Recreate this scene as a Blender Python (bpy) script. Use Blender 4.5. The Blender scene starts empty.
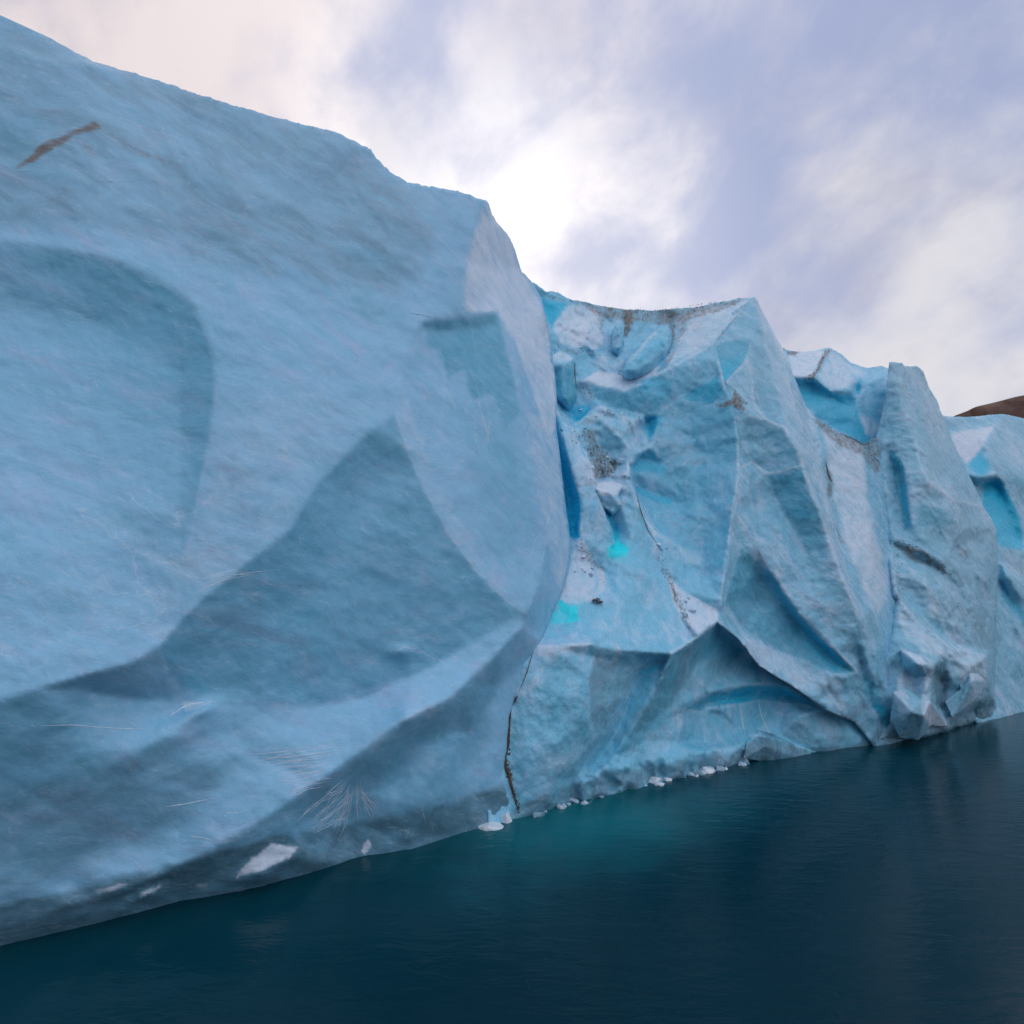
import bpy, bmesh, math, random
import numpy as np
from mathutils import Vector, geometry

random.seed(7); rng = np.random.default_rng(7)
S = bpy.context.scene
COL = S.collection
R = math.radians

# ------------------------------------------------------------------ camera model
H, F, W = 12.0, 600.0, 1024.0
PITCH = math.atan(88.0 / F)
cp, sp = math.cos(PITCH), math.sin(PITCH)
CAM = np.array([0.0, 0.0, H])

def dirs(px, py):
    px = np.asarray(px, float); py = np.asarray(py, float)
    x = (px - 512) / F; u = (512 - py) / F
    return np.stack([x, cp - u * sp, sp + u * cp], -1)

def on_water(px, py, z=0.0):
    d = dirs(px, py); t = (z - H) / d[..., 2]
    return CAM + d * t[..., None]

WL = [(-260, 1018), (-140, 985), (0, 951), (100, 927), (180, 905), (262, 890), (350, 864), (410, 851), (470, 833), (517, 819),
      (600, 796), (700, 773), (760, 759), (880, 745), (925, 739), (960, 729), (1024, 712), (1160, 680), (1300, 660)]
wl_x = np.array([p[0] for p in WL], float); wl_y = np.array([p[1] for p in WL], float)
P0 = on_water(0, 951); P1 = on_water(1024, 712)
wd = (P1 - P0); wd[2] = 0; wd /= np.linalg.norm(wd)
nout = np.array([wd[1], -wd[0], 0.0])            # towards the camera
def off_of(P): return -((P - P0) @ nout)
wl_o = off_of(on_water(wl_x, wl_y))
def base(px): return np.interp(px, wl_x, wl_o)
def wy(px): return float(np.interp(px, wl_x, wl_y))

def place(px, py, rel):                          # pixel + offset into the glacier (metres) -> world point
    px = np.asarray(px, float); py = np.asarray(py, float)
    d = dirs(px, py); O = base(px) + rel
    t = (O - off_of(CAM)) / (-(d @ nout))
    return CAM + d * t[..., None]

# ------------------------------------------------------------------ numpy gradient noise
_perm = rng.permutation(512); _grad = rng.normal(size=(512, 3)); _grad /= np.linalg.norm(_grad, axis=1)[:, None]
def pnoise(p):
    p = np.asarray(p, float); i = np.floor(p).astype(int); f = p - i
    w = f * f * f * (f * (f * 6 - 15) + 10); out = 0
    for dx in (0, 1):
        for dy in (0, 1):
            for dz in (0, 1):
                h = _perm[(_perm[(_perm[(i[..., 0] + dx) % 512] + i[..., 1] + dy) % 512] + i[..., 2] + dz) % 512]
                g = _grad[h]; q = f - np.array([dx, dy, dz])
                ww = (w[..., 0] if dx else 1 - w[..., 0]) * (w[..., 1] if dy else 1 - w[..., 1]) * (w[..., 2] if dz else 1 - w[..., 2])
                out = out + ww * (g * q).sum(-1)
    return out
def fbm(p, octv=4, gain=.5):
    a, s, o = 1.0, 1.0, 0.0
    for k in range(octv):
        o = o + a * pnoise(np.asarray(p) * s + 17.3 * k); a *= gain; s *= 2.03
    return o
def ridged(p, octv=4):
    a, s, o = 1.0, 1.0, 0.0
    for k in range(octv):
        o = o + a * (1 - 2.4 * np.abs(pnoise(np.asarray(p) * s + 9.1 * k))); a *= .5; s *= 2.1
    return o

def worley(p):
    p = np.asarray(p, float); i = np.floor(p).astype(int); best = np.full(p.shape[:-1], 9.0)
    for dx in (-1, 0, 1):
        for dy in (-1, 0, 1):
            for dz in (-1, 0, 1):
                c = i + np.array([dx, dy, dz]); h = _perm[(_perm[(_perm[c[..., 0] % 512] + c[..., 1]) % 512] + c[..., 2]) % 512]
                ctr = c + .5 + .42 * _grad[h]; best = np.minimum(best, ((p - ctr) ** 2).sum(-1))
    return best
def facets(x, y):
    """random heights joined by flat triangles: crisp planes that meet in straight creases"""
    sk = (x + y) * .36603; ix, iy = np.floor(x + sk).astype(int), np.floor(y + sk).astype(int)
    t = (ix + iy) * .21132; fx, fy = x - ix + t, y - iy + t
    up = fx > fy
    hv = lambda a, b: _grad[_perm[(_perm[a % 512] + b) % 512]][..., 0]
    # linear (barycentric) inside the skewed triangle
    gx, gy = (x + sk) - ix, (y + sk) - iy
    v00, v11 = hv(ix, iy), hv(ix + 1, iy + 1); v10, v01 = hv(ix + 1, iy), hv(ix, iy + 1)
    return np.where(gx > gy, v00 + (v10 - v00) * gx + (v11 - v10) * gy, v00 + (v01 - v00) * gy + (v11 - v01) * gx)
def spline(pts, step=3.0):
    P = np.array(pts, float)
    if len(P) == 2: P = np.array([P[0], (P[0] + P[1]) / 2, P[1]])
    ext = np.vstack([2 * P[0] - P[1], P, 2 * P[-1] - P[-2]])
    out = []
    for i in range(1, len(ext) - 2):
        a, b, c, d = ext[i - 1:i + 3]
        n = max(1, int(np.hypot(*(c[:2] - b[:2])) / step))
        for t in np.arange(n) / n:
            q = .5 * ((2 * b) + (c - a) * t * .8 + (2 * a - 5 * b + 4 * c - d) * t * t * .9 + (3 * b - a - 3 * c + d) * t ** 3)
            lin = b + (c - b) * t
            out.append(.5 * q + .5 * lin)
    out.append(P[-1]); return np.array(out)

def blur(a, s):
    r = int(3 * s) + 1; k = np.exp(-.5 * (np.arange(-r, r + 1) / s) ** 2); k /= k.sum()
    for ax in (0, 1):
        p = np.pad(a, [(r, r) if q == ax else (0, 0) for q in (0, 1)], mode='edge')
        a = np.apply_along_axis(lambda v: np.convolve(v, k, 'valid'), ax, p)
    return a

def membrane(shape, cons, x0, y0, st):
    """stretch a smooth skin over the crease lines (value fixed on each line)"""
    ny, nx = shape; u = None
    for fac in (16, 8, 4, 2, 1):
        n_y, n_x = -(-ny // fac), -(-nx // fac)
        sm = np.zeros((n_y, n_x)); ct = np.zeros((n_y, n_x))
        for (x, y, o) in cons:
            ix = np.clip(np.round((x - x0) / (st * fac) - .5 * (fac > 1)).astype(int), 0, n_x - 1)
            iy = np.clip(np.round((y - y0) / (st * fac) - .5 * (fac > 1)).astype(int), 0, n_y - 1)
            np.add.at(sm, (iy, ix), o); np.add.at(ct, (iy, ix), 1)
        fix = ct > 0; val = sm / np.maximum(ct, 1)
        if u is None: u = np.full((n_y, n_x), val[fix].mean())
        else: u = np.repeat(np.repeat(u, 2, 0), 2, 1)[:n_y, :n_x]
        u[fix] = val[fix]
        yy, xx = np.mgrid[0:n_y, 0:n_x]; red = ((yy + xx) % 2 == 0) & ~fix; blk = ((yy + xx) % 2 == 1) & ~fix
        for it in range(260 if fac > 1 else 140):
            for m in (red, blk):
                p = np.pad(u, 1, mode='edge')
                av = .25 * (p[:-2, 1:-1] + p[2:, 1:-1] + p[1:-1, :-2] + p[1:-1, 2:])
                u = np.where(m, u + 1.6 * (av - u), u)
    return u

def inside(px, py, poly):
    c = np.zeros(px.shape, bool); n = len(poly)
    for i in range(n):
        x1, y1 = poly[i]; x2, y2 = poly[(i + 1) % n]
        if y1 == y2: continue
        c ^= ((y1 > py) != (y2 > py)) & (px < (x2 - x1) * (py - y1) / (y2 - y1) + x1)
    return c
def edge_dist(px, py, poly, closed=True):
    d = np.full(px.shape, 1e9); n = len(poly)
    for i in range(n if closed else n - 1):
        x1, y1 = poly[i][:2]; x2, y2 = poly[(i + 1) % n][:2]
        L = (x2 - x1) ** 2 + (y2 - y1) ** 2 + 1e-9
        t = np.clip(((px - x1) * (x2 - x1) + (py - y1) * (y2 - y1)) / L, 0, 1)
        d = np.minimum(d, np.hypot(px - x1 - t * (x2 - x1), py - y1 - t * (y2 - y1)))
    return d

# ------------------------------------------------------------------ objects
def link(name, me, mat=None, parent=None):
    o = bpy.data.objects.new(name, me); COL.objects.link(o)
    if mat: me.materials.append(mat)
    if parent: o.parent = parent
    return o
def tag(o, label=None, cat=None, group=None, kind=None):
    if label: o['label'] = label
    if cat: o['category'] = cat
    if group: o['group'] = group
    if kind: o['kind'] = kind
    return o
def mesh_of(name, V, Fc, smooth=True):
    me = bpy.data.meshes.new(name); me.from_pydata([tuple(v) for v in V], [], Fc); me.update()
    if smooth: me.polygons.foreach_set('use_smooth', np.ones(len(me.polygons), bool))
    return me

def planar(shape, creases, u, x0, y0, st):
    """flat triangles between the crease lines"""
    pts, ed, val = [], [], []; idx = {}
    def vid(x, y, o):
        k = (round(x, 1), round(y, 1))
        if k not in idx: idx[k] = len(pts); pts.append((x, y)); val.append(o)
        return idx[k]
    for c in creases:
        q = [vid(*p) for p in c if p != 'soft']
        ed += [(a, b) for a, b in zip(q[:-1], q[1:]) if a != b]
    ny, nx = shape
    def at(x, y): return u[int(np.clip((y - y0) / st, 0, ny - 1)), int(np.clip((x - x0) / st, 0, nx - 1))]
    X1, Y1 = x0 + nx * st, y0 + ny * st
    for i in range(6):
        for (x, y) in ((x0 - 5 + (X1 - x0 + 10) * i / 5, y0 - 5), (x0 - 5 + (X1 - x0 + 10) * i / 5, Y1 + 5), (x0 - 5, y0 + (Y1 - y0) * i / 5), (X1 + 5, y0 + (Y1 - y0) * i / 5)): vid(x, y, at(x, y))
    v, _, f, ov, _, _ = geometry.delaunay_2d_cdt([Vector(p) for p in pts], ed, [], 0, 1e-3)
    o = np.array([np.mean([val[k] for k in ov[i]]) if ov[i] else at(v[i].x, v[i].y) for i in range(len(v))])
    out = u.copy()
    for t in f:
        (ax, ay), (bx, by), (cx, cy) = [(v[k].x, v[k].y) for k in t[:3]]
        i0, i1 = max(0, int((min(ax, bx, cx) - x0) / st)), min(nx - 1, int((max(ax, bx, cx) - x0) / st) + 1)
        j0, j1 = max(0, int((min(ay, by, cy) - y0) / st)), min(ny - 1, int((max(ay, by, cy) - y0) / st) + 1)
        if i1 < i0 or j1 < j0: continue
        X, Y = np.meshgrid(x0 + np.arange(i0, i1 + 1) * st, y0 + np.arange(j0, j1 + 1) * st)
        D = (by - cy) * (ax - cx) + (cx - bx) * (ay - cy)
        if abs(D) < 1e-9: continue
        l1 = ((by - cy) * (X - cx) + (cx - bx) * (Y - cy)) / D; l2 = ((cy - ay) * (X - cx) + (ax - cx) * (Y - cy)) / D; l3 = 1 - l1 - l2
        m = (l1 > -1e-6) & (l2 > -1e-6) & (l3 > -1e-6); sub = out[j0:j1 + 1, i0:i1 + 1]
        sub[m] = (l1 * o[t[0]] + l2 * o[t[1]] + l3 * o[t[2]])[m]
    return out

class Sheet:
    """An ice body: a front skin stretched over crease lines, and solid ice behind it."""
    def __init__(s, name, outline, creases, mat, back=10, st=3.0, rough=.25, nscale=.25, streak=None, bdir=None,
                 paint=(), soft=5.0, hard=.8, scallop=0.0, scdir=0.0, fine=.03, shatter=(), flat=.8, sharp=False, jitter=0.0, jit_test=None, parent=None, bumps=(), crumple=0.0):
        if sharp:
            q = np.array(outline + [outline[0]], float); s.out = np.vstack([q[i] + (q[i + 1] - q[i]) * np.linspace(0, 1, max(1, int(np.hypot(*(q[i + 1] - q[i])) / st)), endpoint=False)[:, None] for i in range(len(q) - 1)])
        else: s.out = spline(outline + [outline[0]], st)[:-1]
        o = s.out
        s.x0, s.y0 = o[:, 0].min() - 12, o[:, 1].min() - 12
        x1, y1 = o[:, 0].max() + 12, o[:, 1].max() + 12
        s.st = st; shape = (int((y1 - s.y0) / st) + 1, int((x1 - s.x0) / st) + 1)
        cons = []; hardc = []
        for c in creases:
            so = 'soft' in c; pts = [p for p in c if p != 'soft']
            q = spline(pts, st * .7); cons.append((q[:, 0], q[:, 1], q[:, 2]))
            if not so: hardc.append(q)
        u = membrane(shape, cons, s.x0, s.y0, st)
        if flat: u = u * (1 - flat) + flat * planar(shape, creases, u, s.x0, s.y0, st)
        hm = np.zeros(shape)
        for q in hardc:
            ix = np.clip(np.round((q[:, 0] - s.x0) / st).astype(int), 0, shape[1] - 1)
            iy = np.clip(np.round((q[:, 1] - s.y0) / st).astype(int), 0, shape[0] - 1); hm[iy, ix] = 1
        near = np.clip(blur(hm, 3.6) * 14, 0, 1); near = blur(near, 1.5)
        s.u = blur(u, hard) * near + blur(u, soft) * (1 - near)
        # vertices
        gx, gy = np.meshgrid(np.arange(s.x0, x1, st), np.arange(s.y0, y1, st))
        gx = gx + (np.arange(gx.shape[0]) % 2)[:, None] * st * .5
        gx = (gx + rng.uniform(-.25, .25, gx.shape) * st).ravel(); gy = (gy + rng.uniform(-.25, .25, gy.shape) * st).ravel()
        if jitter:
            k = np.arange(len(o)); j = fbm(np.stack([o[:, 0] * .09, o[:, 1] * .09, 0 * k + 3.3], -1), 3) + .5 * rng.normal(size=len(o)) * .35
            m = np.ones(len(o)) if jit_test is None else np.array([jit_test(*p) for p in o], float)
            o = o.copy(); o[:, 1] += jitter * j * m; o[:, 0] += jitter * .5 * np.roll(j, 5) * m; s.out = o
        ins = inside(gx, gy, o) & (edge_dist(gx, gy, o) > st * .55)
        G2 = np.stack([gx[ins], gy[ins]], -1)
        if hardc:
            cp_ = np.vstack([q[::2, :2] for q in hardc]); ci = inside(cp_[:, 0], cp_[:, 1], o) & (edge_dist(cp_[:, 0], cp_[:, 1], o) > st * .6); cp_ = cp_[ci]
            ky = lambda P, f: np.floor(P / f).astype(int)
            _, ui = np.unique(ky(cp_, st * .55), axis=0, return_index=True); cp_ = cp_[ui]
            occ = set(map(tuple, ky(cp_, st * .5))); keep = np.array([not any((a + i, b + j) in occ for i in (-1, 0, 1) for j in (-1, 0, 1)) for a, b in ky(G2, st * .5)])
            G2 = np.vstack([cp_, G2[keep]])
        pts = np.vstack([o, G2]); nb = len(o)
        v2, _, f2, ov, _, _ = geometry.delaunay_2d_cdt([Vector(p) for p in pts], [], [list(range(nb))], 1, 1e-4)
        v2 = np.array([tuple(v) for v in v2]); px, py = v2[:, 0], v2[:, 1]
        s.rough, s.nscale, s.streak, s.bumps, s.crumple = rough, nscale, streak, bumps, crumple
        s.scallop, s.scdir, s.fine, s.shatter = scallop, scdir, fine, shatter
        V = s.pos(px, py)
        faces = [tuple(f) for f in f2]
        # orientation: front faces look at the camera
        a, b, c = (V[i] for i in faces[len(faces) // 2]); 
        if np.dot(np.cross(b - a, c - a), CAM - a) < 0: faces = [f[::-1] for f in faces]
        # solid behind
        ec = {}
        for f in faces:
            for i in range(3):
                e = (f[i], f[(i + 1) % 3]); ec[e] = ec.get(e, 0) + 1
        bed = [e for e in ec if (e[1], e[0]) not in ec]
        cx = o[:, 0].mean() if bdir is None else bdir
        bd = dirs(cx, 512); bd[2] = 0; bd /= np.linalg.norm(bd)
        bm_ = {}; V = list(V); nfront = len(V)
        for e in bed:
            for v in e:
                if v not in bm_: bm_[v] = len(V); V.append(V[v] + bd * back * (1 + .0 * v))
        for e in bed: faces.append((e[1], e[0], bm_[e[0]], bm_[e[1]]))
        nxt = {e[0]: e[1] for e in bed}; st0 = bed[0][0]; loop = [st0]; cur = nxt[st0]
        while cur != st0 and len(loop) < len(bed) + 2: loop.append(cur); cur = nxt[cur]
        if len(loop) == len(bed): faces.append(tuple(bm_[v] for v in loop[::-1]))
        me = mesh_of(name, V, faces)
        wq = np.stack([px * .035, py * .035, 0 * px], -1); wob1, wob2 = 3.2 * fbm(wq, 4, .6), 3.2 * fbm(wq + 33, 4, .6); pxo, pyo = px, py; px, py = px + wob1, py + wob2
        for ch in ('clear', 'pale', 'dirt', 'vivid', 'glass_shade', 'cyan'):  # ice tints; some hollows, undersides and flanks carry painted light and shade
            val = np.zeros(len(V))
            for (c, poly, softpx, amt, *gr) in paint:
                if c != ch: continue
                poly = np.array(poly, float)
                if softpx < 0:      # stroke: |soft| is its width
                    q = spline(poly, 6); d = edge_dist(px, py, q, False); w = np.clip(1.3 - d / -softpx, 0, 1)
                else:
                    q = poly if softpx < 2.2 else spline(np.vstack([poly, poly[:1]]), 6)[:-1]
                    d = edge_dist(px, py, q) * np.where(inside(px, py, q), 1, -1)
                    w = np.clip(.5 + d / (2 * softpx), 0, 1)
                w = w * w * (3 - 2 * w)
                if gr:
                    gx0, gy0, gx1, gy1 = gr[0]; tt = ((px - gx0) * (gx1 - gx0) + (py - gy0) * (gy1 - gy0)) / ((gx1 - gx0) ** 2 + (gy1 - gy0) ** 2)
                    tt = np.clip(tt, 0, 1); w = w * (1 - tt * tt * (3 - 2 * tt))
                val[:nfront] = np.maximum(val[:nfront], w * amt)
            for v, bv in bm_.items(): val[bv] = val[v]
            me.attributes.new(ch, 'FLOAT', 'POINT').data.foreach_set('value', val)
        s.obj = link(name, me, mat, parent)
    def rel(s, px, py):
        fx = np.clip((px - s.x0) / s.st, 0, s.u.shape[1] - 1.001); fy = np.clip((py - s.y0) / s.st, 0, s.u.shape[0] - 1.001)
        ix, iy = fx.astype(int), fy.astype(int); fx, fy = fx - ix, fy - iy
        u = s.u
        return (u[iy, ix] * (1 - fx) + u[iy, ix + 1] * fx) * (1 - fy) + (u[iy + 1, ix] * (1 - fx) + u[iy + 1, ix + 1] * fx) * fy
    def pos(s, px, py, proud=0.0):
        px = np.asarray(px, float); py = np.asarray(py, float)
        r = s.rel(px, py); P = place(px, py, r)
        u = P @ wd; z = P[:, 2]; k = s.nscale
        q = np.stack([u * k, z * k, r * k], -1)
        d = s.rough * (.55 * fbm(q, 3) + .30 * fbm(q * 4.1 + 5, 4))
        if s.streak:
            ang, amp = s.streak; ca, sa = math.cos(R(ang)), math.sin(R(ang))
            a = u * ca + z * sa; b = -u * sa + z * ca
            wob = fbm(np.stack([a * .1, b * .1, r * 0], -1), 2) * 1.2
            d = d + amp * fbm(np.stack([a * .16, (b + wob) * .55, r * .2], -1), 4, .5)
        if s.crumple:
            d = d - s.crumple * (.5 * ridged(q * 1.6 + 31, 4)) 
        if s.scallop:
            ca, sa = math.cos(R(s.scdir)), math.sin(R(s.scdir)); a = u * ca + z * sa; b = -u * sa + z * ca
            wp = fbm(np.stack([u * .3, z * .3, r * .3], -1), 3)
            w1 = worley(np.stack([a * .16 + wp * .5, b * .42 + wp * .7, r * .3], -1)); w2 = worley(np.stack([a * .5 + wp, b * 1.15 + wp, r * .8 + 7], -1))
            mk = np.clip(.55 + 1.6 * fbm(np.stack([u * .13, z * .13, r * .1 + 40], -1), 2), 0, 1.2)
            d = d - s.scallop * mk * (1.0 * w1 + .32 * w2 - .5)
        for (poly, sf, amp, size) in s.shatter:
            qq = np.array(poly, float); ed = edge_dist(px, py, qq) * np.where(inside(px, py, qq), 1, -1); wgt = np.clip(.5 + ed / (2 * sf), 0, 1); sel = wgt > 0
            if sel.any():
                U, Z = (u + .35 * r)[sel] / size, z[sel] / size
                wp = np.stack([U * .45, Z * .45, 0 * U + amp * 50], -1); U, Z = U + .9 * fbm(wp, 2), Z + .9 * fbm(wp + 9, 2)
                U, Z = .83 * U + .55 * Z, -.55 * U * .75 + .83 * Z * .75
                d[sel] = d[sel] + wgt[sel] * amp * (facets(U, Z) + .38 * facets(U * 2.3 + 3.3, Z * 2.3 + 7.1))
        if s.fine: d = d + s.fine * fbm(np.stack([u * 2.2, z * 2.2, r * 2.2], -1), 3, .6)
        for (bx, by, rx, ry, an, am) in s.bumps:
            ca, sa = math.cos(R(an)), math.sin(R(an)); X, Y = px - bx, py - by
            d = d + am * np.exp(-(((X * ca + Y * sa) / rx) ** 2 + ((-X * sa + Y * ca) / ry) ** 2))
        D = dirs(px, py); D = D / np.linalg.norm(D, axis=-1)[..., None]; inc = np.clip(-(D @ nout) * 1.25, .3, 1)
        return place(px, py, r + d * inc - proud)

# ------------------------------------------------------------------ materials
def nt(m):
    m.use_nodes = True; t = m.node_tree; t.nodes.clear(); return t
class N:
    def __init__(s, t): s.t = t
    def __call__(s, typ, _in=None, **kw):
        n = s.t.nodes.new(typ)
        for k, v in kw.items(): setattr(n, k, v)
        for k, v in (_in or {}).items():
            if isinstance(v, bpy.types.NodeSocket): s.t.links.new(v, n.inputs[k])
            else: n.inputs[k].default_value = v
        return n
    def mix(s, f, a, b):
        n = s.t.nodes.new('ShaderNodeMix'); n.data_type = 'RGBA'
        for i, v in ((0, f), (6, a), (7, b)):
            if isinstance(v, bpy.types.NodeSocket): s.t.links.new(v, n.inputs[i])
            else: n.inputs[i].default_value = v if i == 0 else (*v, 1)
        return n.outputs[2]
    def math(s, op, a, b=0.0, c=0.0, clamp=False):
        n = s.t.nodes.new('ShaderNodeMath'); n.operation = op; n.use_clamp = clamp
        for i, v in enumerate((a, b, c)):
            if isinstance(v, bpy.types.NodeSocket): s.t.links.new(v, n.inputs[i])
            else: n.inputs[i].default_value = v
        return n.outputs[0]
    def ramp(s, f, lo, hi, a=0.0, b=1.0):
        n = s('ShaderNodeMapRange', {0: f, 1: lo, 2: hi, 3: a, 4: b}, interpolation_type='SMOOTHSTEP'); return n.outputs[0]
    def vmath(s, op, a, b=None):
        n = s.t.nodes.new('ShaderNodeVectorMath'); n.operation = op
        for i, v in enumerate((a, b)):
            if v is None: continue
            if isinstance(v, bpy.types.NodeSocket): s.t.links.new(v, n.inputs[i])
            else: n.inputs[i].default_value = v
        return n
    def noise(s, vec, scale, detail=4, rough=.55, dist=0.0):
        return s('ShaderNodeTexNoise', {'Vector': vec, 'Scale': scale, 'Detail': detail, 'Roughness': rough, 'Distortion': dist}).outputs['Fac']

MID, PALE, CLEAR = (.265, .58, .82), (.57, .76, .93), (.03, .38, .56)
VIVID, DIRT, GLASS_SHADE = (.0, .53, .80), (.15, .115, .095), (.085, .20, .27)  # last tint: dark glassy ice, also shade put into the colour

def ice_material(name, ang=-20, mid=MID, pale=PALE, contrast=1.0, bump=.5, palebias=0.0, fine=1.0, grit=.5, ribs=1.0, hair=.5):
    m = bpy.data.materials.new(name); t = nt(m); n = N(t)
    pos = n('ShaderNodeNewGeometry').outputs['Position']
    u = n.vmath('DOT_PRODUCT', pos, tuple(wd)).outputs['Value']
    o = n.vmath('DOT_PRODUCT', pos, tuple(nout)).outputs['Value']
    z = n('ShaderNodeSeparateXYZ', {0: pos}).outputs[2]
    uv = n('ShaderNodeCombineXYZ', {0: u, 1: z, 2: o}).outputs[0]
    warp = n('ShaderNodeTexNoise', {'Vector': uv, 'Scale': .12, 'Detail': 3}).outputs['Color']
    uvw = n.vmath('ADD', uv, n.vmath('MULTIPLY', n.vmath('SUBTRACT', warp, (.5, .5, .5)).outputs[0], (5, 5, 5)).outputs[0]).outputs[0]
    rot = n('ShaderNodeMapping', {'Vector': uvw, 'Rotation': (0, 0, R(-ang)), 'Scale': (1, 1, 1)}).outputs[0]
    st1 = n('ShaderNodeMapping', {'Vector': rot, 'Scale': (.10, .9, .35)}).outputs[0]
    st2 = n('ShaderNodeMapping', {'Vector': rot, 'Scale': (.42, 2.4, .9)}).outputs[0]
    st3 = n('ShaderNodeMapping', {'Vector': rot, 'Scale': (.9, 1.7, 1.2)}).outputs[0]; cloud = n.noise(st3, .8, 9, .68, .25)
    s1 = n.noise(st1, 1.0, 6, .62, .4); s2 = n.noise(st2, 1.0, 5, .6, .3)
    big = n.noise(uvw, .10, 4, .55); med = n.noise(uvw, .55, 6, .6, .5); gr = n.noise(uv, 3.2, 6, .65)
    at = {c: n('ShaderNodeAttribute', attribute_name=c).outputs['Fac'] for c in ('clear', 'pale', 'dirt', 'vivid', 'glass_shade', 'cyan')}
    # bubbly (whiter) against clear (bluer) ice
    v = n.math('ADD', n.math('MULTIPLY', n.math('SUBTRACT', s1, .5), 1.0), n.math('MULTIPLY', n.math('SUBTRACT', big, .5), 1.1))
    v = n.math('ADD', v, n.math('MULTIPLY', n.math('SUBTRACT', s2, .5), .30 * fine))
    v = n.math('ADD', v, n.math('MULTIPLY', n.math('SUBTRACT', cloud, .5), 1.1))
    v = n.math('ADD', v, n.math('MULTIPLY', n.math('SUBTRACT', med, .5), .8))
    v = n.math('ADD', v, n.math('MULTIPLY', n.math('SUBTRACT', gr, .5), .35 * fine))
    v = n.math('MULTIPLY', v, contrast)
    whiten = n.math('ADD', v, palebias); blue = n.math('SUBTRACT', n.math('MULTIPLY', v, -1), .02)
    c = n.mix(n.ramp(whiten, -.05, .75), mid, pale)
    c = n.mix(n.ramp(blue, .02, .75, 0, .75), c, (.10, .36, .52))
    hue = n.noise(n('ShaderNodeMapping', {'Vector': rot, 'Scale': (.35, .8, .5), 'Location': (9, 4, 2)}).outputs[0], 1.0, 7, .66, .5)
    c = n.mix(n.ramp(hue, .50, .72, 0, .55), c, (.43, .57, .80)); c = n.mix(n.ramp(hue, .48, .28, 0, .55), c, (.16, .50, .66))
    edge = n.math('MULTIPLY', n.math('SUBTRACT', med, .5), .9)
    edge2 = n.math('ADD', edge, n.math('MULTIPLY', n.math('SUBTRACT', s2, .5), .9))
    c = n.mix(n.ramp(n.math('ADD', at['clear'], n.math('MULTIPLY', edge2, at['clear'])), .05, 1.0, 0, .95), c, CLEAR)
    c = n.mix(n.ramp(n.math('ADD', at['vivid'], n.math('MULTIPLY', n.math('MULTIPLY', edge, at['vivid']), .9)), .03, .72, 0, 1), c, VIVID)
    c = n.mix(n.ramp(n.math('ADD', at['glass_shade'], n.math('MULTIPLY', n.math('ADD', edge, n.math('MULTIPLY', n.math('SUBTRACT', s1, .5), 1.2)), n.math('MULTIPLY', at['glass_shade'], 1.5))), .05, 1.0, 0, .95), c, GLASS_SHADE)
    pf = n.math('ADD', at['pale'], n.math('MULTIPLY', edge2, n.math('MULTIPLY', at['pale'], 1.6)))
    c = n.mix(n.ramp(pf, .1, .95, 0, .92), c, (.72, .83, .95))
    dn = n.math('ADD', n.math('SUBTRACT', n.noise(st2, 1.0, 8, .7, .8), .5), n.math('SUBTRACT', n.noise(uv, 2.2, 8, .7), .5))
    df = n.math('ADD', at['dirt'], n.math('MULTIPLY', dn, n.math('MULTIPLY', n.math('MINIMUM', at['dirt'], .5), 2.3)))
    c = n.mix(n.ramp(df, .25, .95, 0, .95), c, DIRT)
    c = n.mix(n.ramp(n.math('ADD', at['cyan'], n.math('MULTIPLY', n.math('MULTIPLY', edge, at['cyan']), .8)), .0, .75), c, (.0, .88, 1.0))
    # hairline fractures and bubble trains
    hm = n('ShaderNodeMapping', {'Vector': rot, 'Scale': (.16, .62, .4)}).outputs[0]
    hv = n.vmath('ADD', hm, n.vmath('MULTIPLY', n.vmath('SUBTRACT', n('ShaderNodeTexNoise', {'Vector': rot, 'Scale': .9, 'Detail': 5, 'Roughness': .6}).outputs['Color'], (.5, .5, .5)).outputs[0], (.5, .5, .5)).outputs[0]).outputs[0]
    hl = n('ShaderNodeTexVoronoi', {'Vector': hv, 'Scale': 1.0}, feature='DISTANCE_TO_EDGE').outputs['Distance']
    hl2 = n('ShaderNodeTexVoronoi', {'Vector': hv, 'Scale': 3.1}, feature='DISTANCE_TO_EDGE').outputs['Distance']
    hk = n.math('MAXIMUM', n.math('MULTIPLY', n.math('MULTIPLY', n.ramp(hl, .018, .002), n.ramp(big, .48, .66)), .55), n.math('MULTIPLY', n.ramp(hl2, .030, .004), n.math('MULTIPLY', n.ramp(cloud, .50, .66), .7)))
    c = n.mix(n.math('MULTIPLY', hk, hair), c, (.72, .83, .93))
    fs = n.noise(n('ShaderNodeMapping', {'Vector': rot, 'Scale': (1.3, 6.5, 2.0)}).outputs[0], 1.0, 6, .7, .3)
    c = n.mix(n.ramp(fs, .54, .74, 0, .30), c, (.66, .80, .93)); c = n.mix(n.ramp(fs, .46, .28, 0, .32), c, (.13, .40, .55))
    # sparse grit
    gv = n('ShaderNodeTexVoronoi', {'Vector': uv, 'Scale': 2.3, 'Randomness': 1.0}).outputs['Distance']
    gm = n.math('MULTIPLY', n.ramp(gv, .05, .0), n.ramp(n.noise(uvw, .35, 3), .58, .68))
    c = n.mix(n.math('MULTIPLY', gm, grit), c, DIRT)
    # relief
    b = n.math('ADD', n.math('MULTIPLY', s2, .30 * fine * ribs), n.math('ADD', n.math('MULTIPLY', med, .9), n.math('MULTIPLY', gr, .28)))
    b = n.math('ADD', b, n.math('MULTIPLY', n.noise(uv, 9, 6, .7), .26))
    b = n.math('ADD', b, n.math('MULTIPLY', df, .25))
    bp = n('ShaderNodeBump', {'Height': b, 'Strength': bump, 'Distance': .35}).outputs[0]
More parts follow.
